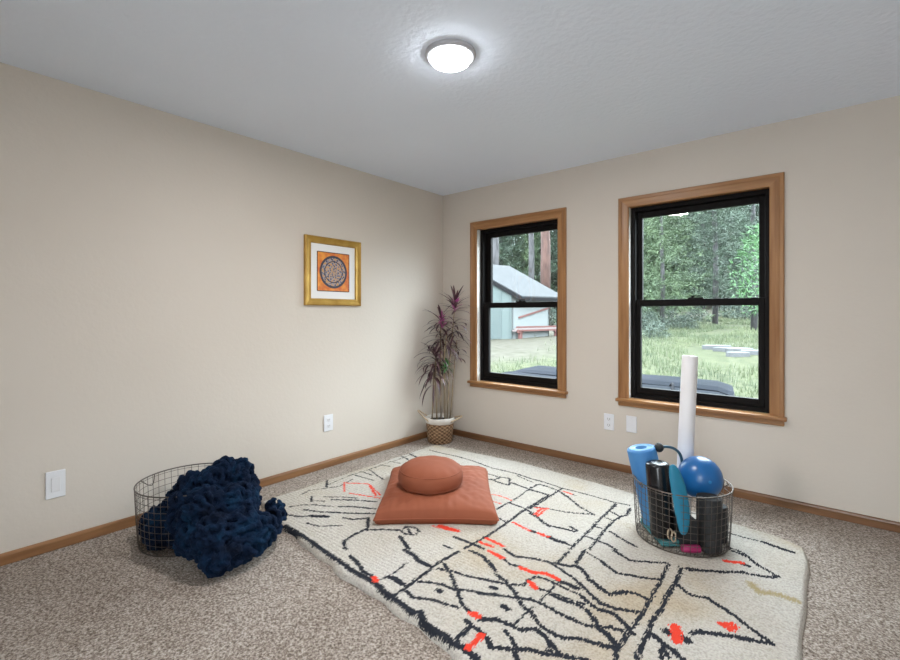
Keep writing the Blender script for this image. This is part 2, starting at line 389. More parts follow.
# ---------------------------------------------------------------- outdoors: shed
M_shingle = noise_mat('grey_shingles', [(.3, (0.017,0.018,0.020)), (.7, (0.027,0.028,0.030))], 6, .9, .3, 12)
M_shedg = mat('pale_green_siding', (0.054,0.070,0.068), .8); M_shedw = mat('pale_siding', (0.097,0.105,0.105), .8); M_trim = mat('dark_trim', (.010,.010,.011), .85, spec=.05)
M_door = mat('grey_green_door', (0.040,0.054,0.053), .7)
def build_shed():
    d0 = 20.0
    c = V((512-450)/457*d0, d0, 0)                     # near wall corner
    ux = (V((549-450)/457*21.3, 21.3, 0) - c); Lx = ux.length; ux.normalize()       # along the eave wall
    uy = Vector((-ux.y, ux.x, 0))                      # away from the viewer
    if uy.dot(Vector((-SN, CS, 0))) < 0: uy = -uy
    gy = (uy*.62 - ux*.78).normalized()                # gable wall runs left and away
    gy = (gy - ux*gy.dot(ux)*0.0)
    z0 = gz(c.x, c.y)-.1; ze = 2.18; span = 4.2; zr = 3.38
    e = empty('garden_shed', (c.x, c.y, z0)); tag(e, 'small pale green shed with a grey shingled roof across the yard', 'shed')
    def P(a, b, z): q = c + ux*a + gy*b; return (q.x, q.y, z)
    w_ = MB(); w_.add([P(0,0,z0), P(Lx,0,z0), P(Lx,.08,z0), P(0,.08,z0), P(0,0,ze), P(Lx,0,ze), P(Lx,.08,ze), P(0,.08,ze)], [(0,3,2,1),(4,5,6,7),(0,1,5,4),(1,2,6,5),(2,3,7,6),(3,0,4,7)])
    w_.build('side_wall', M_shedw, e)
    w_ = MB(); h = span/2
    for a in (0, Lx-.08):
        s_ = [P(a,0,z0), P(a,span,z0), P(a,span,ze), P(a,h,zr-.12), P(a,0,ze)]; t = [P(a+.08,0,z0), P(a+.08,span,z0), P(a+.08,span,ze), P(a+.08,h,zr-.12), P(a+.08,0,ze)]
        w_.add(s_+t, [(0,1,2,3,4), (9,8,7,6,5)] + [(i, (i+1) % 5, 5+(i+1) % 5, 5+i) for i in range(5)])
    # battens
    w_.build('gable_wall', M_shedg, e)
    q = MB()
    for b0 in np.arange(.02, span, .42):
        zt = ze + (zr-.12-ze)*(1-abs(b0-h)/h)
        q.add([P(-.03,b0,z0), P(0,b0,z0), P(0,b0+.07,z0), P(-.03,b0+.07,z0), P(-.03,b0,zt), P(0,b0,zt), P(0,b0+.07,zt), P(-.03,b0+.07,zt)], [(0,3,2,1),(4,5,6,7),(0,1,5,4),(1,2,6,5),(2,3,7,6),(3,0,4,7)])
    q.build('batten', M_door, e)
    q = MB(); q.add([P(-.04,.5,z0+.1), P(-.04,1.35,z0+.1), P(-.04,1.35,z0+1.75), P(-.04,.5,z0+1.75), P(-.001,.5,z0+.1), P(-.001,1.35,z0+.1), P(-.001,1.35,z0+1.75), P(-.001,.5,z0+1.75)], [(0,1,2,3),(7,6,5,4),(0,4,5,1),(1,5,6,2),(2,6,7,3),(3,7,4,0)])
    q.build('door', M_door, e)
    # roof
    ov = .50; th = .07; a0, a1 = -.10, Lx+.35
    sl = (zr-ze)/h
    def slab(b0, z_0, b1, z_1, dz0, dz1):
        return [P(a0,b0,z_0+dz0), P(a1,b0,z_0+dz0), P(a1,b1,z_1+dz0), P(a0,b1,z_1+dz0), P(a0,b0,z_0+dz1), P(a1,b0,z_0+dz1), P(a1,b1,z_1+dz1), P(a0,b1,z_1+dz1)]
    BX = [(0,3,2,1),(4,5,6,7),(0,1,5,4),(1,2,6,5),(2,3,7,6),(3,0,4,7)]
    r = MB(); r.add(slab(-ov, ze-ov*sl, h, zr, .05, .05+th), BX); r.add(slab(span+ov, ze-ov*sl, h, zr, .05, .05+th), BX)
    r.build('roof', M_shingle, e)
    t = MB(); t.add([P(a0-.02,-ov,ze-ov*sl-.10), P(a1,-ov,ze-ov*sl-.10), P(a1,-ov-.03,ze-ov*sl-.10), P(a0-.02,-ov-.03,ze-ov*sl-.10), P(a0-.02,-ov,ze-ov*sl+.06), P(a1,-ov,ze-ov*sl+.06), P(a1,-ov-.03,ze-ov*sl+.06), P(a0-.02,-ov-.03,ze-ov*sl+.06)], BX)
    t.build('fascia', M_trim, e)
    for s_ in (0, 1):
        bb = -ov if s_ == 0 else span+ov; t = MB()
        t.add([P(a0-.03,bb,ze-ov*sl-.10), P(a0,bb,ze-ov*sl-.10), P(a0,h,zr-.10), P(a0-.03,h,zr-.10), P(a0-.03,bb,ze-ov*sl+.08), P(a0,bb,ze-ov*sl+.08), P(a0,h,zr+.08), P(a0-.03,h,zr+.08)], BX); t.build('barge_board', M_trim, e)
    # rack of red and white boards leaning and lying at the wall
    M_red = mat('weathered_red_paint', (0.065,0.019,0.016), .8); M_pink = mat('pale_pink_boards', (0.113,0.089,0.086), .8)
    def board(a_0, b_0, z_0, a_1, b_1, z_1, w__, m, nm, lb, grp=None):
        q = MB(); p0 = Vector(P(a_0, b_0, z_0)); p1 = Vector(P(a_1, b_1, z_1)); dv = -gy*w__; up = Vector((0,0,.07))
        q.add([p0, p1, p1+dv, p0+dv, p0+up, p1+up, p1+dv+up, p0+dv+up], BX); tag(q.build(nm, m), lb, 'board' if 'board' in nm else 'stand', grp)
    zt = z0+.40
    for a, lb in ((.15, 'low red trestle under the left end of the board stack by the shed'), (Lx+.1, 'low red trestle under the right end of the board stack by the shed')):
        q = MB(); p0 = Vector(P(a, -.25, z0)); q.box(tuple(p0+Vector((-.05,-.1,0))), tuple(p0+Vector((.05,.1,.36)))); q.box(tuple(p0+Vector((-.05,-.2,.36))), tuple(p0+Vector((.05,.2,.42))))
        tag(q.build('board_trestle', M_red), lb, 'trestle')
    for i in range(5):
        board(-.15+.06*i, -.12-.16*(i % 2), z0+.43+.075*(i//2)+.0*i, Lx+.55-.07*i, -.12-.16*(i % 2), z0+.43+.075*(i//2), .14, (M_pink, M_red, M_pink, M_pink, M_red)[i], 'timber_board', ('pale pinkish board at the bottom back of the stack beside the shed', 'red board at the bottom front of the stack beside the shed', 'pale pinkish board on the middle layer, wall side, beside the shed', 'pale pinkish board on the middle layer, yard side, beside the shed', 'short red board topmost on the stack beside the shed')[i], 'boards stacked beside the shed')
    board(.35, -.02, z0+1.0, Lx-.15, -.02, z0+1.42, .06, M_red, 'slanting_board', 'red board fixed slanting upward on the shed side wall')
build_shed()

# ---------------------------------------------------------------- outdoors: hot tub
M_cover = noise_mat('slate_vinyl_cover', [(.3, (0.009,0.011,0.014)), (.7, (0.013,0.014,0.019))], 2, .85, .1, 8, spec=.03)
M_tub = mat('dark_tub_side', (.035,.03,.03), .6)
e = empty('hot_tub', (.9, 1.45, -.34)); tag(e, 'square hot tub under a folded slate grey vinyl cover outside the windows', 'hot tub')
MB().box((-.30, .50, -.36), (2.10, 2.42, .30)).build('cabinet', M_tub, e, bevel=.03)
def cover_half(y0, y1, zh, nm):
    m = MB(); nx_, ny_ = 18, 8; x0, x1 = -.36, 2.20; vs_ = []
    for j in range(ny_+1):
        for i in range(nx_+1):
            u, v = i/nx_, j/ny_; ex = min(u, 1-u)*(x1-x0); ey = min(v, 1-v)*(y1-y0)
            z = zh - .05*math.exp(-ex/.05) - .035*math.exp(-ey/.04) + .012*noise.noise(Vector((u*5, v*3, 1)))
            vs_.append((x0+(x1-x0)*u + .18*(2.5-(y0+(y1-y0)*v))*u, y0+(y1-y0)*v, z))
    fs = [(j*(nx_+1)+i, j*(nx_+1)+i+1, (j+1)*(nx_+1)+i+1, (j+1)*(nx_+1)+i) for j in range(ny_) for i in range(nx_)]
    per = [i for i in range(nx_+1)] + [j*(nx_+1)+nx_ for j in range(1, ny_+1)] + [ny_*(nx_+1)+i for i in range(nx_-1,-1,-1)] + [j*(nx_+1) for j in range(ny_-1, 0, -1)]
    n0 = len(vs_); vs_ += [(vs_[i][0], vs_[i][1], .28) for i in per]; k = len(per)
    fs += [(per[i], n0+i, n0+(i+1) % k, per[(i+1) % k]) for i in range(k)]
    m.add(vs_, fs).build(nm, M_cover, e)
cover_half(1.80, 2.50, .47, 'cover_panel'); cover_half(.42, 1.76, .46, 'cover_panel')
m = MB(); m.tube([(1.75, 1.70, .45), (1.79, 1.62, .49), (1.83, 1.48, .49), (1.85, 1.38, .45)], .014, 6); m.tube([(1.93, 1.70, .45), (1.97, 1.62, .49), (1.99, 1.48, .49), (2.0, 1.38, .45)], .014, 6)
m.build('cover_strap', mat('strap_grey', (.012,.012,.014), .9, spec=.05), e)
STROKES = """
K1.7 725 -2193 827 -2193 973 -2203 1107 -2213
K1.7 1107 -2213 1244 -2222 1365 -2235
K1 618 -2110 691 -2078 734 -2027 807 -1975
K2 741 -2027 807 -1975
K.8 800 -2098 879 -2080 931 -2028 966 -1991
K.7 522 -2053 557 -1983 628 -1923 716 -1869
K1 633 -2013 726 -1965 803 -1901 891 -1845 997 -1768
K1 744 -1845 818 -1789 943 -1722
K.8 544 -1817 632 -1751 732 -1695
K1 626 -1811 741 -1728 875 -1650
K1 895 -1921 955 -1896 1012 -1831
K1.1 1006 -1827 1109 -1918 1110 -2017 1128 -2096 1200 -2135
K1.1 1124 -1931 1191 -1875 1268 -1822
K.8 1268 -1822 1261 -1764 1303 -1741 1348 -1755 1364 -1803 1316 -1831 1268 -1822
K.8 1261 -1764 1350 -1815
K1 264 -1596 414 -1701
K1 485 -1867 554 -1913
K.5 220 -1824 268 -1763 289 -1641
K.5 404 -1900 379 -1809 436 -1703 472 -1633 440 -1493
K.7 347 -1436 468 -1425 563 -1411
K.7 362 -1354 475 -1352
K.7 381 -1289 503 -1328 605 -1354
K.7 352 -1163 441 -1139
K.7 345 -1051 443 -1034
K.7 330 -906 410 -908
K.7 325 -804 452 -833
K.4 388 -1683 362 -1447 367 -1277 362 -1102 356 -913 340 -779
R.9 443 -1575 579 -1678
R.9 460 -1574 591 -1480 806 -1561
R1.2 631 -1499 796 -1588
R.9 637 -1674 733 -1641 847 -1598
K.7 561 -1890 612 -1857
K.8 384 -616 691 -602 875 -616 1079 -653 1285 -648 1432 -659 1558 -659
K.7 303 -900 340 -897
K.7 335 -813 441 -842
K.7 340 -897 460 -938
K.8 1100 -780 1224 -777 1298 -758 1346 -845
K1 1175 -875 1221 -858 1229 -785
K1 1198 -856 1285 -868 1352 -865 1348 -815 1496 -839 1655 -855
K.5 1304 -678 1465 -716
K1.1 1659 -862 1654 -1149 1661 -1361 1670 -1570 1657 -1740
K.7 1507 -722 1507 -880 1526 -1096 1520 -1246
K.9 1513 -1124 1632 -1130 1743 -1165 1808 -1223 1871 -1251
K.9 1588 -1338 1655 -1352
K.8 1663 -1063 1714 -1052
R.8 1351 -1085 1417 -1066 1511 -1082
R.8 1437 -1171 1499 -1169
R1 1683 -1078 1744 -1043
R1.1 1742 -1060 1756 -1168
R1.2 1686 -1331 1814 -1364
K1 1814 -1364 1863 -1360
R1 1863 -1360 1909 -1370
K1 1909 -1370 1934 -1372
R2.4 1397 -1637 1509 -1619
R1.2 1368 -1661 1472 -1638
R1.6 1680 -1643 1762 -1641
R1.6 1681 -1585 1796 -1601
K1.2 1541 -1679 1621 -1681 1699 -1683 1733 -1687
K1 1554 -1783 1605 -1784
K1.4 1316 -1868 1437 -1925
K.7 1405 -660 1482 -651 1676 -680 1885 -673 2040 -681 2119 -670
K1 1517 -852 1653 -850
K1 1516 -714 1655 -736 1771 -803 1889 -889 2004 -946
K1 1672 -684 1676 -848 1670 -992 1666 -1108
K.7 1516 -714 1494 -813
K.7 1677 -1067 1751 -1036 1841 -1016 1930 -978 1994 -948
K1.1 1701 -1170 1767 -1188 1862 -1245 1933 -1225 2007 -1214 2005 -1190 1960 -1176
R1.3 1730 -1161 1720 -1062 1751 -1036
R1.3 1707 -731 1764 -738
K.9 1764 -738 1793 -739
K.9 1809 -1355 1863 -1360
R1.2 1861 -1356 1924 -1362
K1.8 1924 -1362 1977 -1371 2021 -1367
K.7 2021 -1367 2057 -1371
K.9 2049 -706 2050 -847 2057 -1014 2063 -1167 2068 -1306 2071 -1402
K.9 2132 -867 2123 -959 2125 -1089 2134 -1227 2146 -1340
K.9 2066 -834 2132 -867
K.8 2077 -942 2119 -949
K.8 2070 -1083 2114 -1086
K.8 2082 -1224 2134 -1227
K1 2134 -1227 2198 -1231 2249 -1253
K.9 2157 -1088 2228 -1125 2318 -1163
K1.1 2138 -711 2151 -822 2132 -867
K.8 2040 -681 2039 -763
K1.9 1364 -2234 1437 -2235 1524 -2230 1609 -2246 1689 -2254 1808 -2265 1825 -2245 1872 -2276 1937 -2289 1983 -2285 2039 -2294 2086 -2287 2149 -2301
K1.4 1268 -2161 1336 -2173 1428 -2208 1499 -2209
R2.2 1502 -2206 1527 -2219
K.7 1537 -2202 1544 -2128 1530 -2029
K1.7 1435 -1948 1501 -1955 1574 -1983 1646 -1979
K1.2 1651 -1787 1645 -1894 1650 -1984 1660 -2073 1664 -2161 1667 -2243
K1.2 1664 -1917 1743 -1961 1838 -2029 1910 -2090 1949 -2113 1986 -2116
K1 1673 -1974 1746 -1940 1813 -1927 1883 -1895 1952 -1870
K1.1 1655 -2111 1721 -2073 1778 -2049 1831 -2044 1905 -1998 1959 -1975 2003 -1946
K1.1 1681 -2178 1731 -2197 1787 -2165 1844 -2145 1893 -2140 1926 -2126
K1.8 1552 -2156 1639 -2157
K1.8 1787 -2092 1800 -2093
K1.6 1950 -1920 1963 -1917
R2.6 1994 -2122 2020 -2123
K1.2 2032 -2123 2095 -2083
K1.3 2004 -2172 2033 -2178 2036 -2223 2031 -2256 2048 -2287
K1.2 2033 -2178 2084 -2183 2116 -2196 2152 -2221 2182 -2212
R2 2094 -2197 2095 -2279
K1.1 1691 -1743 1775 -1745 1871 -1799
K1.1 1753 -1743 1830 -1767 1892 -1808
K1.2 1910 -1829 1965 -1843 2045 -1888 2114 -1947 2171 -1967 2221 -2001 2277 -2015 2323 -2011 2378 -1976 2435 -1961 2498 -1936
K1 1871 -1904 1928 -1882 1984 -1859 2047 -1823 2049 -1755 2062 -1724 2122 -1719 2206 -1729 2268 -1731 2313 -1751
K1.1 1938 -1995 1997 -1956 2072 -1918 2128 -1892 2189 -1890 2252 -1898 2315 -1897 2369 -1896 2410 -1868 2450 -1840 2492 -1834
R1.8 1773 -1685 1852 -1700
K1 1852 -1700 1921 -1719 1962 -1704
R2 1966 -1710 2032 -1709 2082 -1675 2144 -1683
K1.8 2147 -1689 2195 -1690 2242 -1691
R2.2 2060 -1788 2095 -1806
K1 2095 -1806 2162 -1796 2237 -1793 2304 -1780
K1.3 2171 -1812 2232 -1812 2291 -1798 2339 -1812 2410 -1868 2451 -1892 2498 -1936
K1.1 1821 -1624 1894 -1645 1970 -1601 2045 -1576 2140 -1609 2210 -1637 2275 -1679 2345 -1724 2406 -1722 2461 -1697
K1.3 2071 -1565 2136 -1548 2157 -1521 2199 -1541 2255 -1598 2330 -1633 2363 -1643 2421 -1579
K1.2 2288 -1743 2349 -1770 2413 -1757 2459 -1776 2495 -1796
K.7 2140 -1377 2224 -1407 2328 -1469 2378 -1452
K.9 2073 -1433 2077 -1550
K1.1 2130 -1364 2148 -1510
K.6 2153 -1701 2159 -1776 2160 -1865
K.6 2156 -1926 2152 -2072
K1 2239 -1272 2330 -1309
K1.6 1952 -1922 1967 -1919
K1.9 2061 -2001 2084 -2007
K1.3 2041 -2135 2082 -2093 2135 -2080 2186 -2079 2225 -2035 2271 -2043 2311 -2066 2356 -2091
K1.3 2079 -2187 2116 -2196 2154 -2224 2222 -2183 2261 -2145 2316 -2125 2369 -2091 2439 -2057
K1.2 2148 -2123 2186 -2137 2220 -2163 2235 -2193 2259 -2209
K1.2 2309 -2062 2317 -2103
R2 2090 -2201 2099 -2205
K.8 2498 -1806 2507 -1878 2508 -1964
K1 2245 -1267 2335 -1314 2402 -1277 2479 -1231
K1 2224 -1407 2328 -1469 2415 -1439 2495 -1397
K1.2 2314 -1630 2363 -1643 2405 -1584 2449 -1570 2505 -1575
K1.2 2354 -1731 2406 -1722 2453 -1703 2503 -1677
K1.4 2371 -1772 2418 -1753 2468 -1782 2492 -1798 2519 -1823
K.9 2410 -1868 2457 -1840 2489 -1825
K1.3 2417 -1886 2459 -1897 2501 -1928
K1 2449 -1966 2499 -1940
K1 2488 -1234 2500 -1376 2504 -1502 2507 -1603 2509 -1696 2505 -1800 2501 -1895 2502 -1948 2516 -1993
K1.2 2545 -1232 2555 -1363 2553 -1460 2558 -1601 2551 -1711 2562 -1787 2562 -1865 2573 -1944
K1 2559 -1376 2623 -1425 2682 -1405 2748 -1435 2798 -1466 2845 -1508
K1 2551 -1227 2627 -1190 2701 -1146 2776 -1071
K1.4 2571 -1779 2619 -1806 2656 -1819 2692 -1845
K1.4 2624 -1824 2635 -1887
K1.4 2629 -1841 2651 -1864
R3 2630 -1682 2654 -1755
K2.4 2613 -1727 2627 -1727
K2.4 2662 -1731 2680 -1734
R2 2758 -1550 2791 -1529
R2 2778 -1558 2796 -1567 2805 -1535
K1.3 2685 -1683 2707 -1653 2757 -1629 2807 -1604 2853 -1582
R2 2695 -1022 2752 -993
K1.4 2752 -993 2784 -1004
K.9 2689 -894 2773 -916
K.8 2650 -689 2719 -693 2812 -689
K1.6 2812 -689 2876 -705 2933 -712
K1 2678 -872 2744 -885 2814 -964 2900 -1018
K1.1 2900 -1018 2856 -1055 2762 -1089 2695 -1146 2579 -1227
K1.2 2751 -1004 2780 -1004
K1.2 2683 -1403 2773 -1444 2845 -1505 2919 -1553
K1.3 2919 -1553 2867 -1582 2792 -1616 2716 -1652 2687 -1683
Y2.2 2812 -1166 2848 -1216 2912 -1182 2970 -1190
"""
# ---------------------------------------------------------------- ceiling light
lx, ly, _z = V(.002, 2.142, 0)
e = empty('ceiling_light', (lx, ly, H)); tag(e, 'round flush white ceiling light, switched on, in the middle of the ceiling', 'ceiling light')
M_ring = mat('light_trim_ring', (.42,.42,.45), .45)
MB().lathe([(.118, H), (.120, H-.010), (.112, H-.020), (.100, H-.022), (.098, H-.016), (.098, H)], (lx, ly, 0), 64, cap=False).build('trim_ring', M_ring, e, smooth=True)
M_lamp = mat('lit_diffuser', (1,1,1), .5); B(M_lamp).inputs['Emission Color'].default_value = (.93,.96,1,1); B(M_lamp).inputs['Emission Strength'].default_value = 22
MB().lathe([(.098, H-.012), (.096, H-.024), (.088, H-.040), (.066, H-.053), (.034, H-.060), (.002, H-.062)], (lx, ly, 0), 64).build('diffuser', M_lamp, e, smooth=True)
ll = bpy.data.lights.new('lamp', 'AREA'); ll.shape = 'DISK'; ll.size = .2; ll.energy = 22; ll.color = (1, .97, .94)
lo = bpy.data.objects.new('lamp', ll); C.objects.link(lo); lo.parent = e; lo.location = (0, 0, -.068)

# ---------------------------------------------------------------- wall plates
M_plate = mat('outlet_plate', (.74,.75,.78), .3); M_slot = mat('outlet_slot', (.10,.10,.11), .5)
def plate(name, on, a, z, w_, h_, outlet, label, cat, group=None):
    """on='left': wall x=0, a=y ; on='right': wall y=0, a=x"""
    def bx(m, a0, a1, z0, z1, d0, d1):
        if on == 'left': m.box((d0, a0, z0), (d1, a1, z1))
        else: m.box((a0, -d1, z0), (a1, -d0, z1))
        return m
    e = empty(name, (0, a, z-h_/2) if on == 'left' else (a, 0, z-h_/2)); tag(e, label, cat, group)
    bx(MB(), a-w_/2, a+w_/2, z-h_/2, z+h_/2, .0005, .008).build('cover_plate', M_plate, e, bevel=.004, seg=3)
    if outlet == 'duplex':
        for s in (-1, 1):
            q = bx(MB(), a-.017, a+.017, z+s*.024-.015, z+s*.024+.015, .008, .011).build('socket', M_white, e, bevel=.004)
            m = MB(); bx(m, a-.009, a-.006, z+s*.024-.005, z+s*.024+.007, .011, .0114); bx(m, a+.006, a+.009, z+s*.024-.005, z+s*.024+.007, .011, .0114); bx(m, a-.002, a+.002, z+s*.024-.012, z+s*.024-.008, .011, .0114)
            m.build('slot', M_slot, q)
        bx(MB(), a-.003, a+.003, z-.003, z+.003, .008, .0095).build('screw', M_white, e)
    elif outlet == 'rocker':
        bx(MB(), a-.018, a+.018, z-.036, z+.036, .008, .0115).build('insert', M_white, e, bevel=.002)
    else:
        for s in (-1, 1): bx(MB(), a-.003, a+.003, z+s*.045-.003, z+s*.045+.003, .008, .0095).build('screw', M_white, e)
plate('wall_plate', 'left', -3.069, .338, .080, .140, 'rocker', 'white wall plate low on the left wall, left of the wire basket', 'wall plate')
plate('wall_outlet', 'left', -1.40, .352, .085, .130, 'duplex', 'white double outlet low on the left wall below the framed picture', 'outlet')
plate('wall_outlet', 'right', 1.735, .370, .080, .128, 'duplex', 'white double outlet under the left corner of the right window', 'outlet')
plate('wall_plate', 'right', 1.908, .378, .078, .126, 'blank', 'white blank wall plate under the right window, right of the outlet', 'wall plate')

# ---------------------------------------------------------------- picture
y0, y1, z0, z1 = -1.620, -1.088, 1.288, 1.825
e = empty('framed_picture', (0, (y0+y1)/2, z0)); tag(e, 'gold framed square picture of a round mandala on orange, hung on the left wall', 'picture')
M_gold = noise_mat('gold_leaf', [(.3, (.36,.20,.035)), (.7, (.55,.34,.08))], 8, .38, .1, 20, metal=.55)
fr_ = MB(); fp = [(0, .001), (0, .026), (.006, .030), (.020, .024), (.034, .020), (.050, .022), (.054, .012), (.054, .004)]
cn = [(y0,z0,1,1), (y1,z0,-1,1), (y1,z1,-1,-1), (y0,z1,1,-1)]; k = len(fp)
vs_ = [(x, cy_+sy*o, cz_+sz*o) for cy_, cz_, sy, sz in cn for o, x in fp]
fr_.add(vs_, [(i*k+j, i*k+(j+1) % k, ((i+1) % 4)*k+(j+1) % k, ((i+1) % 4)*k+j) for i in range(4) for j in range(k)]).build('frame', M_gold, e)
M_mat = mat('mat_board', (.80,.80,.80), .7)
MB().box((.002, y0+.05, z0+.05), (.008, y1-.05, z1-.05)).build('mat_board', M_mat, e)
M_art = mat('mandala_print', (1,1,1), .45); tcn = N(M_art, 'TexCoord'); se = N(M_art, 'SeparateXYZ'); L(M_art, tcn.outputs['Object'], se.inputs[0])
def mth(m, op, a, b=None, c=None):
    n = N(m, 'Math', operation=op)
    for i, q in enumerate((a, b, c)):
        if q is None: continue
        if isinstance(q, (int, float)): n.inputs[i].default_value = q
        else: L(m, q, n.inputs[i])
    return n.outputs[0]
zc = (z1-z0)/2
dz = mth(M_art, 'SUBTRACT', se.outputs[2], zc); dy = se.outputs[1]
rad = mth(M_art, 'SQRT', mth(M_art, 'ADD', mth(M_art, 'MULTIPLY', dy, dy), mth(M_art, 'MULTIPLY', dz, dz)))
ang = mth(M_art, 'ARCTAN2', dz, dy)
pet = mth(M_art, 'MULTIPLY', mth(M_art, 'SINE', mth(M_art, 'MULTIPLY', ang, 12)), mth(M_art, 'SINE', mth(M_art, 'MULTIPLY', rad, 170)))
vor = N(M_art, 'TexVoronoi', Scale=70); L(M_art, tcn.outputs['Object'], vor.inputs['Vector'])
mixv = mth(M_art, 'ADD', mth(M_art, 'MULTIPLY', pet, .35), vor.outputs['Distance'])
inner = ramp(M_art, mixv, [(.05, (.03,.03,.06)), (.3, (.12,.10,.13)), (.5, (.30,.30,.36)), (.8, (.55,.28,.07))])
no = N(M_art, 'TexNoise', Scale=18); L(M_art, tcn.outputs['Object'], no.inputs['Vector'])
outer = ramp(M_art, no.outputs[0], [(.35, (.60,.13,.02)), (.65, (.80,.32,.04))])
fac = mth(M_art, 'LESS_THAN', rad, .128); rim1 = mth(M_art, 'LESS_THAN', mth(M_art, 'ABSOLUTE', mth(M_art, 'SUBTRACT', rad, .122)), .009); rim2 = mth(M_art, 'LESS_THAN', mth(M_art, 'ABSOLUTE', mth(M_art, 'SUBTRACT', rad, .084)), .004)
x1_ = N(M_art, 'MixRGB'); L(M_art, fac, x1_.inputs[0]); L(M_art, outer, x1_.inputs[1]); L(M_art, inner, x1_.inputs[2])
x2_ = N(M_art, 'MixRGB'); L(M_art, mth(M_art, 'MAXIMUM', rim1, rim2), x2_.inputs[0]); L(M_art, x1_.outputs[0], x2_.inputs[1]); x2_.inputs[2].default_value = (.035,.03,.05,1)
L(M_art, x2_.outputs[0], B(M_art).inputs['Base Color'])
yc = (y0+y1)/2; zc_ = (z0+z1)/2
MB().box((.008, yc-.150, zc_-.152), (.0095, yc+.150, zc_+.152)).build('print', M_art, e)
M_line = mat('dark_line', (.05,.03,.03), .6); q = MB()
for s in (-1, 1): q.box((.0081, yc+s*.152-.003, zc_-.155), (.0103, yc+s*.152+.003, zc_+.155)); q.box((.0081, yc-.149, zc_+s*.154-.003), (.0103, yc+.149, zc_+s*.154+.003))
q.build('print_border', M_line, e)

# ---------------------------------------------------------------- rug
K = []
for ln in STROKES.strip().split('\n'):
    a = ln.split(); q = list(map(int, a[1:])); pts = [(q[i]/1000, q[i+1]/1000) for i in range(0, len(q), 2)]
    K.append((a[0][0], float(a[0][1:])*(.0066 if a[0][0] == 'R' else .0082), pts))
NU, NV = 400, 300
bx_ = [.32, 1.13, 1.83, 2.48, 2.86, 3.02]; by_ = [-.46, -.375, -.42, -.50, -.545, -.62]
fx_ = [.30, .5, .73, 1.03, 1.30, 1.83, 2.03, 2.09, 3.02]; fy_ = [-2.10, -2.16, -2.20, -2.23, -2.265, -2.285, -2.315, -2.33, -2.48]
U, Vv = np.meshgrid(np.linspace(0, 1, NU+1), np.linspace(0, 1, NV+1))
X = .295 + (3.005-.295)*U
Yb = np.interp(X, bx_, by_); Yf = np.interp(X, fx_, fy_) + -.004+.006*np.sin(X*17) + .005*np.sin(X*31+1)
X = X + (U-.5)*2*.003*np.sin(Vv*30) - .03*np.exp(-((1-U)/.03))*np.exp(-(1-Vv)/.05)
Y = Yf + (Yb-Yf)*Vv
rs = np.random.RandomState(1)
eu = np.minimum(U, 1-U)*2.68; ev = np.minimum(Vv, 1-Vv)*1.7; ed = np.minimum(eu, ev)
Z = .004 + .024*np.clip(ed/.018, 0, 1)**.5 + .0022*rs.rand(*X.shape)*(ed > .01) + .003*np.sin(X*9+Y*5)*np.sin(Y*11-X*3)*np.clip(ed/.1, 0, 1)
px_, py_ = X.ravel(), Y.ravel()
def dist(kind):
    D = np.full(px_.shape, .2)
    for kk, hw, pts in K:
        if kk != kind: continue
        for (ax, ay), (bx, by) in zip(pts[:-1], pts[1:]):
            if ax == bx and ay == by: bx += .001
            dx, dy_ = bx-ax, by-ay; t = np.clip(((px_-ax)*dx + (py_-ay)*dy_)/(dx*dx+dy_*dy_), 0, 1)
            D = np.minimum(D, np.hypot(px_-ax-t*dx, py_-ay-t*dy_) - hw)
    return D
rug = MB(); rug.v = np.stack([px_, py_, Z.ravel()], 1).tolist(); kk = NU+1
idx = np.arange((NU+1)*(NV+1)).reshape(NV+1, NU+1)
F = np.stack([idx[:-1,:-1].ravel(), idx[:-1,1:].ravel(), idx[1:,1:].ravel(), idx[1:,:-1].ravel()], 1)
rug.f = [tuple(r) for r in F.tolist()]
per = list(idx[0,:]) + list(idx[1:,-1]) + list(idx[-1,-2::-1]) + list(idx[-2:0:-1,0]); n0 = len(rug.v)
rug.v += [(rug.v[i][0], rug.v[i][1], .0005) for i in per]; m_ = len(per)
rug.f += [(int(per[i]), n0+i, n0+(i+1) % m_, int(per[(i+1) % m_])) for i in range(m_)]
M_rug = mat('shaggy_wool', (1,1,1), .95, spec=.1)
o = rug.build('area_rug', M_rug, smooth=True); tag(o, 'cream shaggy wool rug with hand-drawn black lines and red flecks on the carpet', 'rug')
for nm, kd in (('ink', 'K'), ('red', 'R'), ('khaki', 'Y')):
    at = o.data.attributes.new(nm, 'FLOAT', 'POINT'); D = np.concatenate([dist(kd), np.full(m_, .2)]); at.data.foreach_set('value', D.astype(np.float32))
co = coords(M_rug); cs_ = coords(M_rug, (2.2, .55, 1))
nj = N(M_rug, 'TexNoise', Scale=75, Detail=2); L(M_rug, cs_, nj.inputs['Vector'])
nb_ = N(M_rug, 'TexNoise', Scale=1.7, Detail=3); L(M_rug, co, nb_.inputs['Vector'])
nf = N(M_rug, 'TexNoise', Scale=120, Detail=2); L(M_rug, co, nf.inputs['Vector'])
base = ramp(M_rug, nb_.outputs[0], [(.36, (.56,.525,.48)), (.55, (.53,.485,.425)), (.70, (.48,.40,.30))])
fine = ramp(M_rug, nf.outputs[0], [(.3, (.72,.71,.69)), (.6, (1,1,1))])
m1 = N(M_rug, 'MixRGB', blend_type='MULTIPLY'); m1.inputs[0].default_value = 1; L(M_rug, base, m1.inputs[1]); L(M_rug, fine, m1.inputs[2])
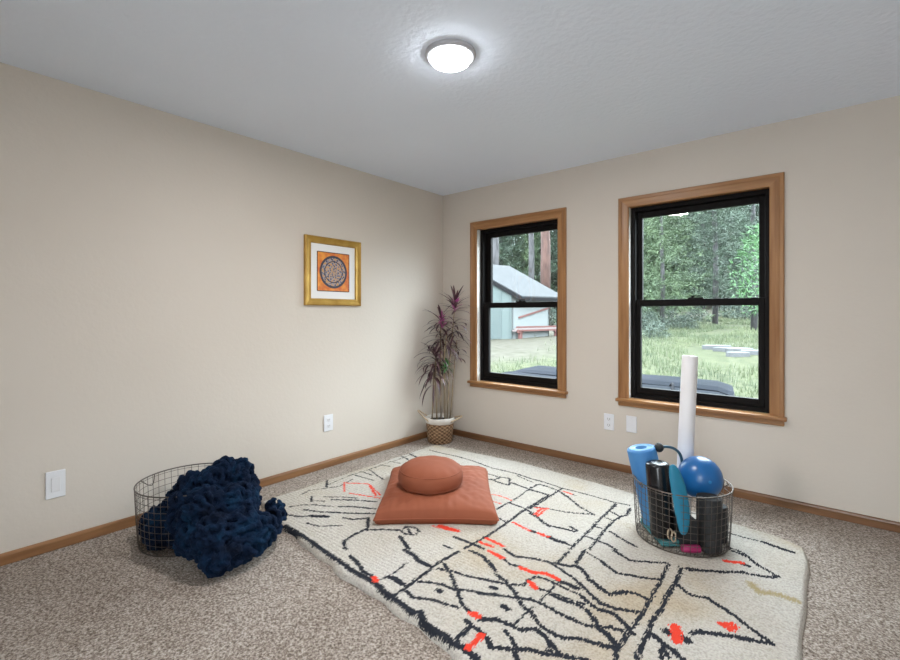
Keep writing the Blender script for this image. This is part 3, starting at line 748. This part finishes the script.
def layer(prev, attr, col, wob, soft=.002):
    at = N(M_rug, 'Attribute', attribute_name=attr)
    v = mth(M_rug, 'ADD', at.outputs['Fac'], mth(M_rug, 'MULTIPLY', mth(M_rug, 'SUBTRACT', nj.outputs[0], .5), wob))
    f = N(M_rug, 'MapRange'); f.inputs[1].default_value = soft; f.inputs[2].default_value = -soft; L(M_rug, v, f.inputs[0])
    x = N(M_rug, 'MixRGB'); L(M_rug, f.outputs[0], x.inputs[0]); L(M_rug, prev, x.inputs[1]); x.inputs[2].default_value = (*col, 1); return x.outputs[0]
c_ = layer(m1.outputs[0], 'khaki', (.36,.29,.16), .06, .01)
c_ = layer(c_, 'ink', (.022,.024,.032), .042)
c_ = layer(c_, 'red', (.72,.055,.03), .042)
L(M_rug, c_, B(M_rug).inputs['Base Color'])
wv = N(M_rug, 'TexWave', Scale=14, Distortion=3, Detail=2); wv.bands_direction = 'Y'; L(M_rug, co, wv.inputs['Vector'])
hh = mth(M_rug, 'ADD', nj.outputs[0], mth(M_rug, 'ADD', mth(M_rug, 'MULTIPLY', nf.outputs[0], .7), mth(M_rug, 'MULTIPLY', wv.outputs[1], .25)))
bp = N(M_rug, 'Bump', Strength=.7, Distance=.010); L(M_rug, hh, bp.inputs['Height']); L(M_rug, bp.outputs[0], B(M_rug).inputs['Normal'])

# ---------------------------------------------------------------- cushions
M_rust = noise_mat('rust_cotton', [(.3, (.235,.066,.032)), (.7, (.28,.084,.042))], 3, .75, .15, 260, spec=.25, bdist=.002)
def zabuton():
    n = 90; m = MB(); W2, D2, HT = .352, .400, .092; zc = .062
    def pt(u, v, s):
        cu = math.copysign(abs(u)**.85, u); cv = math.copysign(abs(v)**.85, v)
        t = ((1-abs(u)**2.6)*(1-abs(v)**2.6))**.25
        pin = 1 - .045*(1-min(1, abs(u))**2)*abs(v) ; pin2 = 1 - .045*(1-min(1, abs(v))**2)*abs(u)
        x = W2*u*pin2; y = D2*v*pin
        wr_ = .0055*noise.noise(Vector((u*9, v*9, 3)))*t + .010*noise.noise(Vector((u*2.2, v*13, 1)))*max(0, abs(u)-.45)*t + .010*noise.noise(Vector((u*13, v*2.2, 6)))*max(0, abs(v)-.45)*t
        dent = -.018*math.exp(-((u+.12)**2+(v-.2)**2)*3.5) if s > 0 else 0
        z = zc + s*t*HT + (wr_ + dent)*(s > 0)
        if s < 0: z = max(z, .030)
        return V(-.078 + x, 2.965 + y, z)
    for s in (1, -1):
        vs_ = [pt(-1+2*i/n, -1+2*j/n, s) for j in range(n+1) for i in range(n+1)]
        fs = [(j*(n+1)+i, j*(n+1)+i+1, (j+1)*(n+1)+i+1, (j+1)*(n+1)+i) for j in range(n) for i in range(n)]
        if s < 0: fs = [f[::-1] for f in fs]
        m.add(vs_, fs)
    e = m.build('floor_cushion', M_rust, smooth=True); tag(e, 'square flat rust cushion lying on the rug under the round one', 'cushion')
    p = MB(); ring = []
    for i in range(160):
        t = i/160*4; sd, f = int(t), t-int(t); q = -1+2*f
        u, v = ((q,-1), (1,q), (-q,1), (-1,-q))[sd]; ring.append(pt(u, v, 1))
    p.tube(ring, .0042, 6, closed=True).build('piping', M_rust, e, smooth=True)
zabuton()
def zafu():
    m = MB(); R0, Hh, zb = .205, .180, .112; n = 120; prof = []
    for k in range(41):
        a = -PI/2 + PI*k/40; r = R0*max(.0, math.cos(a))**.62; z = zb + Hh/2 + Hh/2*math.copysign(abs(math.sin(a))**.85, math.sin(a)); prof.append((max(r, .002), z, a))
    c = V(-.122, 2.895, 0); vs_ = []
    for r, z, a in prof:
        for i in range(n):
            th = 2*PI*i/n; pl = 1 + .010*math.sin(th*16)*math.exp(-((abs(a)-.75)/.35)**2) + .012*noise.noise(Vector((math.cos(th)*3, math.sin(th)*3, z*20)))
            vs_.append((c.x+r*pl*math.cos(th), c.y+r*pl*math.sin(th), z + .004*noise.noise(Vector((r*14*math.cos(th), r*14*math.sin(th), a)))))
    fs = [(i*n+k, i*n+(k+1) % n, (i+1)*n+(k+1) % n, (i+1)*n+k) for i in range(40) for k in range(n)] + [tuple(range(n-1,-1,-1)), tuple(40*n+k for k in range(n))]
    o = m.add(vs_, fs).build('meditation_cushion', M_rust, smooth=True); tag(o, 'round rust meditation cushion resting on the square cushion', 'cushion')
    for a in (-.42, .42):
        r = R0*math.cos(a)**.62 + .001; z = zb + Hh/2 + Hh/2*math.copysign(abs(math.sin(a))**.85, a)
        MB().tube([(c.x+r*math.cos(2*PI*i/80), c.y+r*math.sin(2*PI*i/80), z) for i in range(80)], .0028, 6, closed=True).build('piping', M_rust, o, smooth=True)
    # carry handle
    hp = []
zafu()

# ---------------------------------------------------------------- wire baskets
M_wire = mat('antique_wire', (.12,.10,.085), .38, metal=.75)
def wire_basket(c, zb, label, R=.262, hgt=.315, rot=0, nm='wire_basket'):
    e = empty(nm, (c.x, c.y, zb)); tag(e, label, 'basket')
    w_ = MB(); nr = 9; nvw = 46; Rb = R*.93
    def rad_(t): return Rb + (R-Rb)*t**.7
    for k in range(nr):
        t = (k+.6)/nr; w_.tube([(c.x+rad_(t)*math.cos(2*PI*i/48), c.y+rad_(t)*math.sin(2*PI*i/48), zb+hgt*t) for i in range(48)], .0014, 5, closed=True)
    for i in range(nvw):
        a = 2*PI*i/nvw + rot; ca, sa = math.cos(a), math.sin(a)
        w_.tube([(c.x+(rad_(t)+.001)*ca, c.y+(rad_(t)+.001)*sa, zb+.004+(hgt-.004)*t) for t in (0, .12, .3, .6, 1)], .0014, 5)
    w_.build('mesh_wall', M_wire, e, smooth=True)
    b = MB(); rb = rad_(0)
    for i in range(-7, 8):
        q = i*.034; h = math.sqrt(max(0, rb*rb-q*q)); b.tube([(c.x+q, c.y-h, zb+.003), (c.x+q, c.y+h, zb+.003)], .0014, 5); b.tube([(c.x-h, c.y+q, zb+.0055), (c.x+h, c.y+q, zb+.0055)], .0014, 5)
    b.build('base_grid', M_wire, e)
    MB().tube([(c.x+(rb)*math.cos(2*PI*i/64), c.y+rb*math.sin(2*PI*i/64), zb+.0045) for i in range(64)], .0030, 8, closed=True).build('bottom_ring', M_wire, e, smooth=True)
    MB().tube([(c.x+R*math.cos(2*PI*i/64), c.y+R*math.sin(2*PI*i/64), zb+hgt) for i in range(64)], .0034, 8, closed=True).build('rim', M_wire, e, smooth=True)
    for s in (0, 1):
        a0 = rot + .05 + s*PI; pts = []
        for k in range(13):
            t = k/12; a = a0 - .22 + .44*t; dr = math.sin(PI*t); pts.append((c.x+(R-.004-.03*dr)*math.cos(a), c.y+(R-.004-.03*dr)*math.sin(a), zb+hgt+.004-.045*dr))
        MB().tube(pts, .0026, 6).build('handle', M_wire, e, smooth=True)
    return e
bc1 = V(-1.430, 2.53, 0); bc2 = V(1.236, 2.445, 0)
wire_basket(bc1, .001, 'round wire basket on the carpet by the left wall holding the blue blanket', R=.262, hgt=.308, rot=.6)
wire_basket(bc2, .031, 'round wire basket standing on the rug, filled with rollers and a blue ball', R=.237, hgt=.300, rot=.62)

# ---------------------------------------------------------------- blanket
def blanket():
    rs = np.random.RandomState(4)
    def Q(px, py, d, r, sx=1, sz=1): return (V((px-450)/457*d, d, CZ-(py-314)/457*d), r, sx, sz)
    S = [Q(192,487,2.42,.066), Q(180,497,2.40,.05), Q(214,483,2.42,.075), Q(226,471,2.46,.058), Q(238,472,2.48,.062), Q(245,487,2.46,.06),
         Q(182,503,2.29,.050), Q(181,520,2.27,.052), Q(188,520,2.27,.06), Q(205,508,2.28,.092), Q(236,505,2.34,.095), Q(196,535,2.23,.072), Q(215,535,2.18,.085), Q(242,530,2.26,.095), Q(244,500,2.40,.070),
         Q(218,557,2.13,.066), Q(232,550,2.18,.072), Q(257,532,2.28,.078), Q(266,529,2.34,.058), Q(274,519,2.40,.045), Q(274,507,2.48,.032), Q(279,512,2.46,.030),
         Q(203,546,2.19,.055), Q(250,545,2.22,.055), Q(186,545,2.25,.04)]
    # the part lying inside the basket
    for a, r, z, q in ((0,0,.11,.11), (2.6,.150,.075,.080), (3.4,.155,.08,.082), (4.2,.150,.075,.080), (1.7,.13,.10,.085), (5.0,.13,.10,.09), (.2,.10,.16,.11), (3.0,.05,.15,.09)):
        S.append((bc1 + Vector((math.cos(a+.7)*r, math.sin(a+.7)*r, z)), q, 1, 1))
    bm = bmesh.new()
    for c, r, sx, sz in S:
        c = c.copy(); c.z = max(c.z, r*.80+.010)
        bmesh.ops.create_icosphere(bm, subdivisions=3, radius=r-.008, matrix=Matrix.Translation(c))
    me = bpy.data.meshes.new('tmp'); bm.to_mesh(me); bm.free(); ob = bpy.data.objects.new('tmp', me); C.objects.link(ob)
    rm = ob.modifiers.new('r', 'REMESH'); rm.mode = 'VOXEL'; rm.voxel_size = .016
    dg = bpy.context.evaluated_depsgraph_get(); ev = ob.evaluated_get(dg); bme = ev.to_mesh()
    pts = [(v.co.copy(), v.normal.copy()) for v in bme.vertices]
    base_v = [tuple(v.co) for v in bme.vertices]; base_f = [tuple(p.vertices) for p in bme.polygons]
    ev.to_mesh_clear(); bpy.data.objects.remove(ob); bpy.data.meshes.remove(me)
    m = MB(); m.add(base_v, base_f); order = rs.permutation(len(pts)); used = []
    def near(p):
        for q in used:
            if (q-p).length_squared < .024**2: return True
        return False
    for i in order:
        p, nrm = pts[i]
        if p.z < .012 or near(p): continue
        used.append(p)
        f = Vector((noise.noise(p*7), noise.noise(p*7+Vector((9,0,0))), noise.noise(p*7+Vector((0,9,0))))) + Vector((rs.normal()*.14, rs.normal()*.14, .10+rs.normal()*.14))
        t = f - nrm*f.dot(nrm)
        if t.length < .01: continue
        t.normalize(); sd = nrm.cross(t); ln = .026+.016*rs.rand(); rr = .0110+.0042*rs.rand(); cv = (rs.rand()-.5)*.03; arr = []; rads = []
        for k in range(6):
            s = k/5; arr.append(p + t*(s-.5)*2*ln + sd*cv*math.sin(PI*s) + nrm*(-.006 + .026*math.sin(PI*s))); rads.append(rr*(.55+.45*math.sin(PI*s)))
        arr = [Vector((a.x, a.y, max(a.z, .016))) for a in arr]
        m.tube(arr, rads, 8)
    M_blue = noise_mat('navy_plush_yarn', [(.3, (.001,.0035,.012)), (.5, (.0018,.009,.028)), (.72, (.004,.026,.062))], 9, .9, .9, 120, spec=.15, bdist=.008)
    B(M_blue).inputs['Sheen Weight'].default_value = .12; B(M_blue).inputs['Sheen Tint'].default_value = (.03,.13,.38,1); B(M_blue).inputs['Sheen Roughness'].default_value = .4
    o = m.build('throw_blanket', M_blue, smooth=True)
    rm = o.modifiers.new('knit', 'REMESH'); rm.mode = 'VOXEL'; rm.voxel_size = .0045; rm.use_smooth_shade = True
    tx = bpy.data.textures.new('fuzz', 'CLOUDS'); tx.noise_scale = .016
    dp = o.modifiers.new('fuzz', 'DISPLACE'); dp.texture = tx; dp.strength = .009; dp.mid_level = .5
    tag(o, 'chunky navy blue knit blanket spilling out of the wire basket onto the carpet', 'blanket')
blanket()

# ---------------------------------------------------------------- things in the right basket
def rot_to(a, b):
    return (Vector(b)-Vector(a)).to_track_quat('Z', 'Y').to_matrix().to_4x4()
def cyl(name, a, b, r, m, edge=.01, n=40, hole=0):
    a, b = Vector(a), Vector(b); Lh = (b-a).length; M4 = Matrix.Translation(a) @ rot_to(a, b)
    pf = [(r-edge, 0), (r-edge*.3, edge*.3), (r, edge), (r, Lh-edge), (r-edge*.3, Lh-edge*.3), (r-edge, Lh)]
    if hole: pf += [(hole, Lh), (hole, Lh-.05)]
    else: pf += [(r*.5, Lh+.001), (.001, Lh+.001)]
    return MB().lathe(pf, (0,0,0), n, M=M4)
zf = .042
M_teal = mat('folded_teal_towel', (.05,.20,.22), .85)
q = MB(); th = math.atan2(SN, CS); Mx = Matrix.Translation(V(1.135, 2.45, 0)) @ Matrix.Rotation(th, 4, 'Z')
q.box((-.062, -.135, zf-.002), (.062, .135, zf+.012), Mx); q.box((-.060, -.133, zf+.0125), (.060, .133, zf+.028), Mx)
tag(q.build('folded_towel', M_teal, bevel=.006, seg=3), 'folded teal towel flat in the bottom left of the wire basket', 'towel')
zt = zf+.030
M_lb = noise_mat('light_blue_foam', [(.35, (.035,.17,.42)), (.6, (.08,.28,.56))], 6, .6, .2, 60, mscale=(1,1,.4))
fr2 = cyl('foam_roller', V(1.148, 2.522, zt), V(1.060, 2.536,   .478), .076, M_lb, .008, 48, hole=.030).build('foam_roller', M_lb, smooth=False, bevel=0)
fr2.data.shade_smooth(); tag(fr2, 'fat light blue foam roller leaning at the left of the wire basket', 'foam roller')
M_lb2 = noise_mat('roller_end_swirl', [(.3, (.04,.18,.45)), (.5, (.15,.36,.66)), (.7, (.34,.52,.75))], 14, .5)
a_, b_ = V(1.0600, 2.536, .4785), V(1.0594, 2.5361, .4815)
MB().lathe([(.063, 0), (.063, .002), (.058, .0035), (.056, .002), (.046, .003), (.044, .0015), (.034, .0028), (.0305, .0015)], (0,0,0), 48, M=Matrix.Translation(a_) @ rot_to(a_, b_), cap=False).build('end_cap', M_lb2, fr2, smooth=True)
M_bv = mat('black_vinyl', (.005,.006,.008), .22); M_bf = noise_mat('black_foam', [(.3, (.008,.009,.010)), (.7, (.022,.023,.026))], 60, .7, .3, 120, bdist=.003)
o = cyl('x', V(1.105, 2.375, zt), V(1.078, 2.378, .448), .058, M_bv, .014, 48).build('bolster', M_bv, smooth=True); tag(o, 'shiny black cylindrical bolster standing in front of the light blue roller', 'bolster')
M_wf = mat('white_foam', (.74,.72,.73), .6)
o = cyl('x', V(1.322, 2.600, zf), V(1.368, 2.605, .982), .0415, M_wf, .004, 40).build('pool_noodle', M_wf, smooth=True); tag(o, 'long white foam tube standing tall out of the wire basket', 'foam tube')
# rolled mats
def rolled_mat(c, r, h, lb):
    m = MB(); n = 150; turns = 4.5; t = .0062; a = []
    for i in range(n+1):
        s = i/n; rr = r-.004 - (r-.014)*(1-s)*.98; an = 2*PI*turns*s*1.0; a.append((rr, an))
    vs_ = []
    for z in (0, h):
        for off in (-t*.5, t*.5):
            for rr, an in a: vs_.append((c.x+(rr+off)*math.cos(an), c.y+(rr+off)*math.sin(an), c.z+z))
    k = n+1; fs = []
    for i in range(n):
        fs += [(k+i, k+i+1, 3*k+i+1, 3*k+i), (i+1, i, 2*k+i, 2*k+i+1), (2*k+i, 3*k+i, 3*k+i+1, 2*k+i+1), (i, i+1, k+i+1, k+i)]
    fs += [(0, k, 3*k, 2*k), (n, 2*k+n, 3*k+n, k+n)]
    o = m.add(vs_, fs).build('yoga_mat', M_bf, smooth=False); tag(o, lb, 'yoga mat')
rolled_mat(V(1.298, 2.288, zf), .060, .262, 'taller rolled black mat standing at the front of the wire basket below the blue ball')
rolled_mat(V(1.402, 2.383, zf), .044, .180, 'shorter rolled black mat at the right side of the wire basket')
# ball
M_ball = mat('blue_vinyl_ball', (.008,.105,.31), .3)
bcn = V(1.338, 2.448, .345); m = MB(); m.lathe([(max(.001, .110*math.sin(PI*k/40)), -.110*math.cos(PI*k/40)) for k in range(41)], bcn, 64)
o = m.build('exercise_ball', M_ball, smooth=True); tag(o, 'glossy blue exercise ball sitting on the rolled mats in the basket', 'ball')
o2 = MB().lathe([(.008, 0), (.008, .0015), (.004, .003), (.001, .003)], (0,0,0), 20, M=Matrix.Translation(bcn+(V(1.31, 2.0, .40)-bcn).normalized()*.1092) @ rot_to(bcn, V(1.31, 2.0, .40))).build('valve', mat('ball_valve', (.02,.22,.50), .4), o)
# teal balance paddle: flat long oval
M_tl = mat('turquoise_rubber', (.010,.18,.30), .45)
a_, b_ = V(1.150, 2.246, .135), V(1.100, 2.262, .475); M4 = Matrix.Translation((a_+b_)/2) @ rot_to(a_, b_); Lh = (b_-a_).length/2; m = MB(); n = 32; vs_ = []
hx = (M4.to_3x3().inverted() @ V(1, 0, 0).__sub__(V(0, 0, 0))).normalized(); hx.z = 0; hx.normalize(); hy = Vector((-hx.y, hx.x, 0))
for k in range(33):
    t = -PI/2 + PI*k/32; w_ = .038*max(.02, math.cos(t))**.75; th_ = .017*max(.03, math.cos(t))**.6; z = Lh*math.sin(t); bend = .012*math.cos(t)**2
    for i in range(n):
        an = 2*PI*i/n; vs_.append(M4 @ (hx*(w_*math.cos(an)+bend) + hy*th_*math.sin(an) + Vector((0,0,z))))
fs = [(i*n+k, i*n+(k+1) % n, (i+1)*n+(k+1) % n, (i+1)*n+k) for i in range(32) for k in range(n)] + [tuple(range(n-1,-1,-1)), tuple(32*n+k for k in range(n))]
o = m.add(vs_, fs).build('balance_pad', M_tl, smooth=True); tag(o, 'long oval turquoise rubber pad leaning between black bolster and ball', 'pad')
# massage hook
M_hook = mat('slate_blue_plastic', (.03,.085,.13), .35)
hk = [V(1.245, 2.50, zf+.006), V(1.262, 2.50, .2), V(1.270, 2.50, .36), V(1.268, 2.50, .42), V(1.252, 2.50, .462), V(1.220, 2.50, .486), V(1.185, 2.50, .494), V(1.160, 2.50, .492)]
fine_ = []
for i in range(len(hk)-1):
    p0 = hk[max(i-1,0)]; p1 = hk[i]; p2 = hk[i+1]; p3 = hk[min(i+2, len(hk)-1)]
    for k in range(5):
        t = k/5; fine_.append(.5*((2*p1)+(p2-p0)*t+(2*p0-5*p1+4*p2-p3)*t*t+(3*p1-p0-3*p2+p3)*t**3))
fine_.append(hk[-1])
o = MB().tube(fine_, .0075, 10).build('massage_hook', M_hook, smooth=True); tag(o, 'curved blue-grey massage hook with a black knob behind the bolster', 'massage tool')
kc = V(1.142, 2.50, .490); MB().lathe([(.004, -.022), (.016, -.020), (.024, -.010), (.026, 0), (.022, .012), (.012, .020), (.002, .022)], (0,0,0), 28, M=Matrix.Translation(kc) @ rot_to(V(1.17,2.5,.49), kc)).build('knob', mat('black_rubber', (.010,.012,.014), .5), o, smooth=True)
# yoga block, strap and band in the bottom
M_blk = mat('black_block', (.012,.012,.014), .7)
Mx = Matrix.Translation(V(1.198, 2.358, 0)) @ Matrix.Rotation(th, 4, 'Z')
o = MB().box((-.036, -.078, zf), (.036, .078, zf+.15), Mx).build('yoga_block', M_blk, bevel=.006, seg=3); tag(o, 'black foam block lying in the bottom of the wire basket', 'yoga block')
M_mag = mat('magenta_band', (.32,.015,.10), .5); a_ = V(1.145, 2.256, zf+.020); b_ = V(1.232, 2.254, zf+.020)
o = cyl('x', a_, b_, .019, M_mag, .004, 24, hole=.006).build('resistance_band', M_mag, smooth=True); tag(o, 'rolled magenta exercise band low at the front of the wire basket', 'exercise band')
M_rope = mat('beige_strap', (.45,.36,.26), .85)
for i, (cx_, dd, zz) in enumerate(((1.102, 2.290, .118),)):
    e = None; m = MB()
    for j in range(2):
        cc = V(cx_+.014*j, dd-.01*j, zz-.010*j); dx_ = V(1,0,0)-V(0,0,0)
        m.tube([cc + dx_*(.011*math.cos(2*PI*k/24)) + Vector((0,0,.024*math.sin(2*PI*k/24))) for k in range(24)], .0042, 8, closed=True)
    tag(m.build('rope_loop', M_rope, smooth=True), 'small beige cord loops hanging behind the front wires of the basket', 'cord')

# ---------------------------------------------------------------- potted plant
pc = V(-.096, 4.37, 0)
e = empty('potted_plant', (pc.x, pc.y, 0)); tag(e, 'tall thin-stemmed plant with dark purple strap leaves in a woven basket in the corner', 'potted plant')
M_wick = mat('woven_seagrass', (1,1,1), .8)
co = coords(M_wick); tcn = N(M_wick, 'TexCoord'); se = N(M_wick, 'SeparateXYZ'); L(M_wick, tcn.outputs['Object'], se.inputs[0])
an = mth(M_wick, 'ARCTAN2', se.outputs[1], se.outputs[0])
wv_ = mth(M_wick, 'MULTIPLY', mth(M_wick, 'SINE', mth(M_wick, 'MULTIPLY', an, 16)), mth(M_wick, 'SINE', mth(M_wick, 'MULTIPLY', se.outputs[2], 190)))
nn = N(M_wick, 'TexNoise', Scale=55); L(M_wick, co, nn.inputs['Vector'])
L(M_wick, ramp(M_wick, mth(M_wick, 'ADD', mth(M_wick, 'MULTIPLY', wv_, .38), nn.outputs[0]), [(.2, (.10,.052,.026)), (.5, (.25,.14,.07)), (.8, (.40,.26,.15))]), B(M_wick).inputs['Base Color'])
bp = N(M_wick, 'Bump', Strength=.8, Distance=.006); L(M_wick, wv_, bp.inputs['Height']); L(M_wick, bp.outputs[0], B(M_wick).inputs['Normal'])
MB().lathe([(.108, .001), (.116, .010), (.124, .09), (.130, .17), (.133, .215), (.129, .217), (.125, .17), (.108, .02)], pc, 64).build('pot', M_wick, e, smooth=True)
M_lin = noise_mat('cream_fabric_liner', [(.3, (.52,.47,.42)), (.7, (.66,.62,.57))], 9, .85, .4, 25)
m = MB(); n = 64; vs_ = []
for r, z in ((.1345, .188), (.1385, .200), (.1375, .232), (.130, .240), (.122, .232), (.119, .190)):
    for k in range(n):
        w_ = .003*noise.noise(Vector((math.cos(2*PI*k/n)*4, math.sin(2*PI*k/n)*4, z*14))); vs_.append((pc.x+(r+w_)*math.cos(2*PI*k/n), pc.y+(r+w_)*math.sin(2*PI*k/n), z+w_*1.5))
m.add(vs_, [(i*n+k, i*n+(k+1) % n, (i+1)*n+(k+1) % n, (i+1)*n+k) for i in range(5) for k in range(n)]).build('liner', M_lin, e, smooth=True)
MB().lathe([(.119, .19), (.119, .205), (.08, .212), (.001, .214)], pc, 32).build('soil', noise_mat('dark_soil', [(.3, (.02,.014,.01)), (.7, (.06,.045,.035))], 60, .95, .8, 60), e)
M_hd = mat('rope_handle', (.50,.38,.25), .8)
dx_ = V(1,0,0)-V(0,0,0)
dd_ = V(0,1,0)-V(0,0,0)
for s, up in ((-1, .085), (1, .035)):
    pts = []
    for k in range(17):
        t = k/16; a = -.75+1.5*t; ex = math.sin(PI*t)
        pts.append(pc + dx_*s*(.130*math.cos(a)+.080*ex) + dd_*(.130*math.sin(a)) + Vector((0,0,.205+up*1.1*ex)))
    MB().tube(pts, .0065, 8).build('handle', M_hd, e, smooth=True)
M_stem = noise_mat('tan_stem', [(.3, (.17,.12,.07)), (.7, (.33,.25,.15))], 20, .8)
M_pur = noise_mat('purple_leaf', [(.3, (.025,.010,.014)), (.5, (.065,.025,.035)), (.72, (.15,.075,.07))], 9, .45)
M_pink = noise_mat('pink_shoot', [(.3, (.32,.05,.20)), (.7, (.62,.18,.42))], 20, .5)
M_grn = noise_mat('green_leaf', [(.3, (.035,.11,.03)), (.7, (.08,.22,.06))], 20, .5)
rs = np.random.RandomState(8)
def PX(px, py, dd=4.37): return V((px-450)/457*dd, dd, CZ-(py-314)/457*dd)
stems = [((437,418), (435,380), (436,352)), ((441,418), (440,370), (441,318)), ((445,418), (444,360), (447,300+30)), ((447,418), (449,370), (455,305)), ((432,418), (433,390), (434,372)), ((450,418), (453,380), (457,340))]
dps = [4.37, 4.42, 4.33, 4.40, 4.36, 4.44]
for (a_, b_, c_), dq in zip(stems, dps):
    p0 = PX(*a_, dq); p0.z = .205; p1 = PX(*b_, dq); p2 = PX(*c_, dq)
    MB().tube([p0, p0*.5+p1*.5+Vector((.004,0,0)), p1, p1*.5+p2*.5, p2], [.0065, .006, .0055, .005, .004], 8).build('stem', M_stem, e, smooth=True)
def leaf(m, p, az, el, ln, wd, droop):
    d = Vector((math.cos(az)*math.cos(el), math.sin(az)*math.cos(el), math.sin(el))); sd = d.cross(Vector((0,0,1)))
    if sd.length < .05: sd = Vector((1,0,0))
    sd.normalize(); vs_ = []; n = 8
    q = p.copy(); dirv = d.copy()
    for k in range(n+1):
        t = k/n; w_ = wd*math.sin(PI*min(1, .12+.88*t))**.6*(1 if t < 1 else .02)
        up = sd.cross(dirv).normalized()
        x = q.copy(); x.x = max(.012, x.x); x.y = min(-.012, x.y)
        vs_ += [x-sd*w_+up*w_*.25, x, x+sd*w_+up*w_*.25]
        dirv = (dirv + Vector((0,0,-droop/n))).normalized(); q = q + dirv*(ln/n)
    vs_ = [Vector((max(.008, v.x), min(-.008, v.y), v.z)) for v in vs_]
    m.add(vs_, [(i*3+j, i*3+j+1, i*3+j+4, i*3+j+3) for i in range(n) for j in (0, 1)])
P_ = MB(); K_ = MB(); G_ = MB()
def crown(px, py, dq, n, ln, lo_, hi, wd=.0105, spread=.06, droop=1.1):
    c = PX(px, py, dq)
    for i in range(n):
        t = i/n; leaf(P_, c + Vector((0,0,-spread*(t))), i*2.4+rs.rand()*.6, lo_+(hi-lo_)*(1-t)+rs.normal()*.12, ln*(.75+.4*rs.rand()), wd*(.8+.4*rs.rand()), droop*(.6+.8*rs.rand()))
crown(455, 302, 4.40, 28, 0.213, .15, 1.25, spread=.10, droop=.7)
crown(455, 322, 4.40, 17, 0.196, -.1, .7, spread=.14, droop=1.2)
crown(441, 318, 4.42, 23, 0.230, .05, 1.1, spread=.10, droop=1.1)
crown(441, 335, 4.42, 17, 0.230, -.1, .7, spread=.12, droop=1.4)
crown(436, 354, 4.37, 28, 0.254, .1, 1.1, spread=.12, wd=.0115, droop=1.7)
crown(434, 366, 4.36, 21, 0.233, 0, .9, spread=.12, wd=.0115, droop=1.9)
crown(457, 345, 4.44, 13, 0.169, 0, 1.0, spread=.16)
crown(447, 333, 4.33, 15, 0.218, 0, 1.0, spread=.16)
for px, py, dq in ((455, 303, 4.40), (442, 320, 4.42)):
    c = PX(px, py, dq)
    K_ = MB()
    for i in range(18): leaf(K_, c + Vector((0,0,-.09*rs.rand())), rs.rand()*6.28, 1.0+.3*rs.normal(), .10*(.7+.5*rs.rand()), .010, .5)
    K_.build('young_shoots', M_pink, e, smooth=True)
for i in range(12): leaf(G_, PX(447, 364, 4.30) + Vector((0,0,-.05*rs.rand())), rs.rand()*6.28, .3+.5*rs.normal(), .085, .012, .8)
for i in range(3): leaf(P_, PX(434, 385, 4.36), 3.4+i, .2, .26, .007, 3.2)
for m, mt, nm in ((P_, M_pur, 'foliage'), (G_, M_grn, 'green_leaves')):
    o = m.build(nm, mt, e, smooth=True)
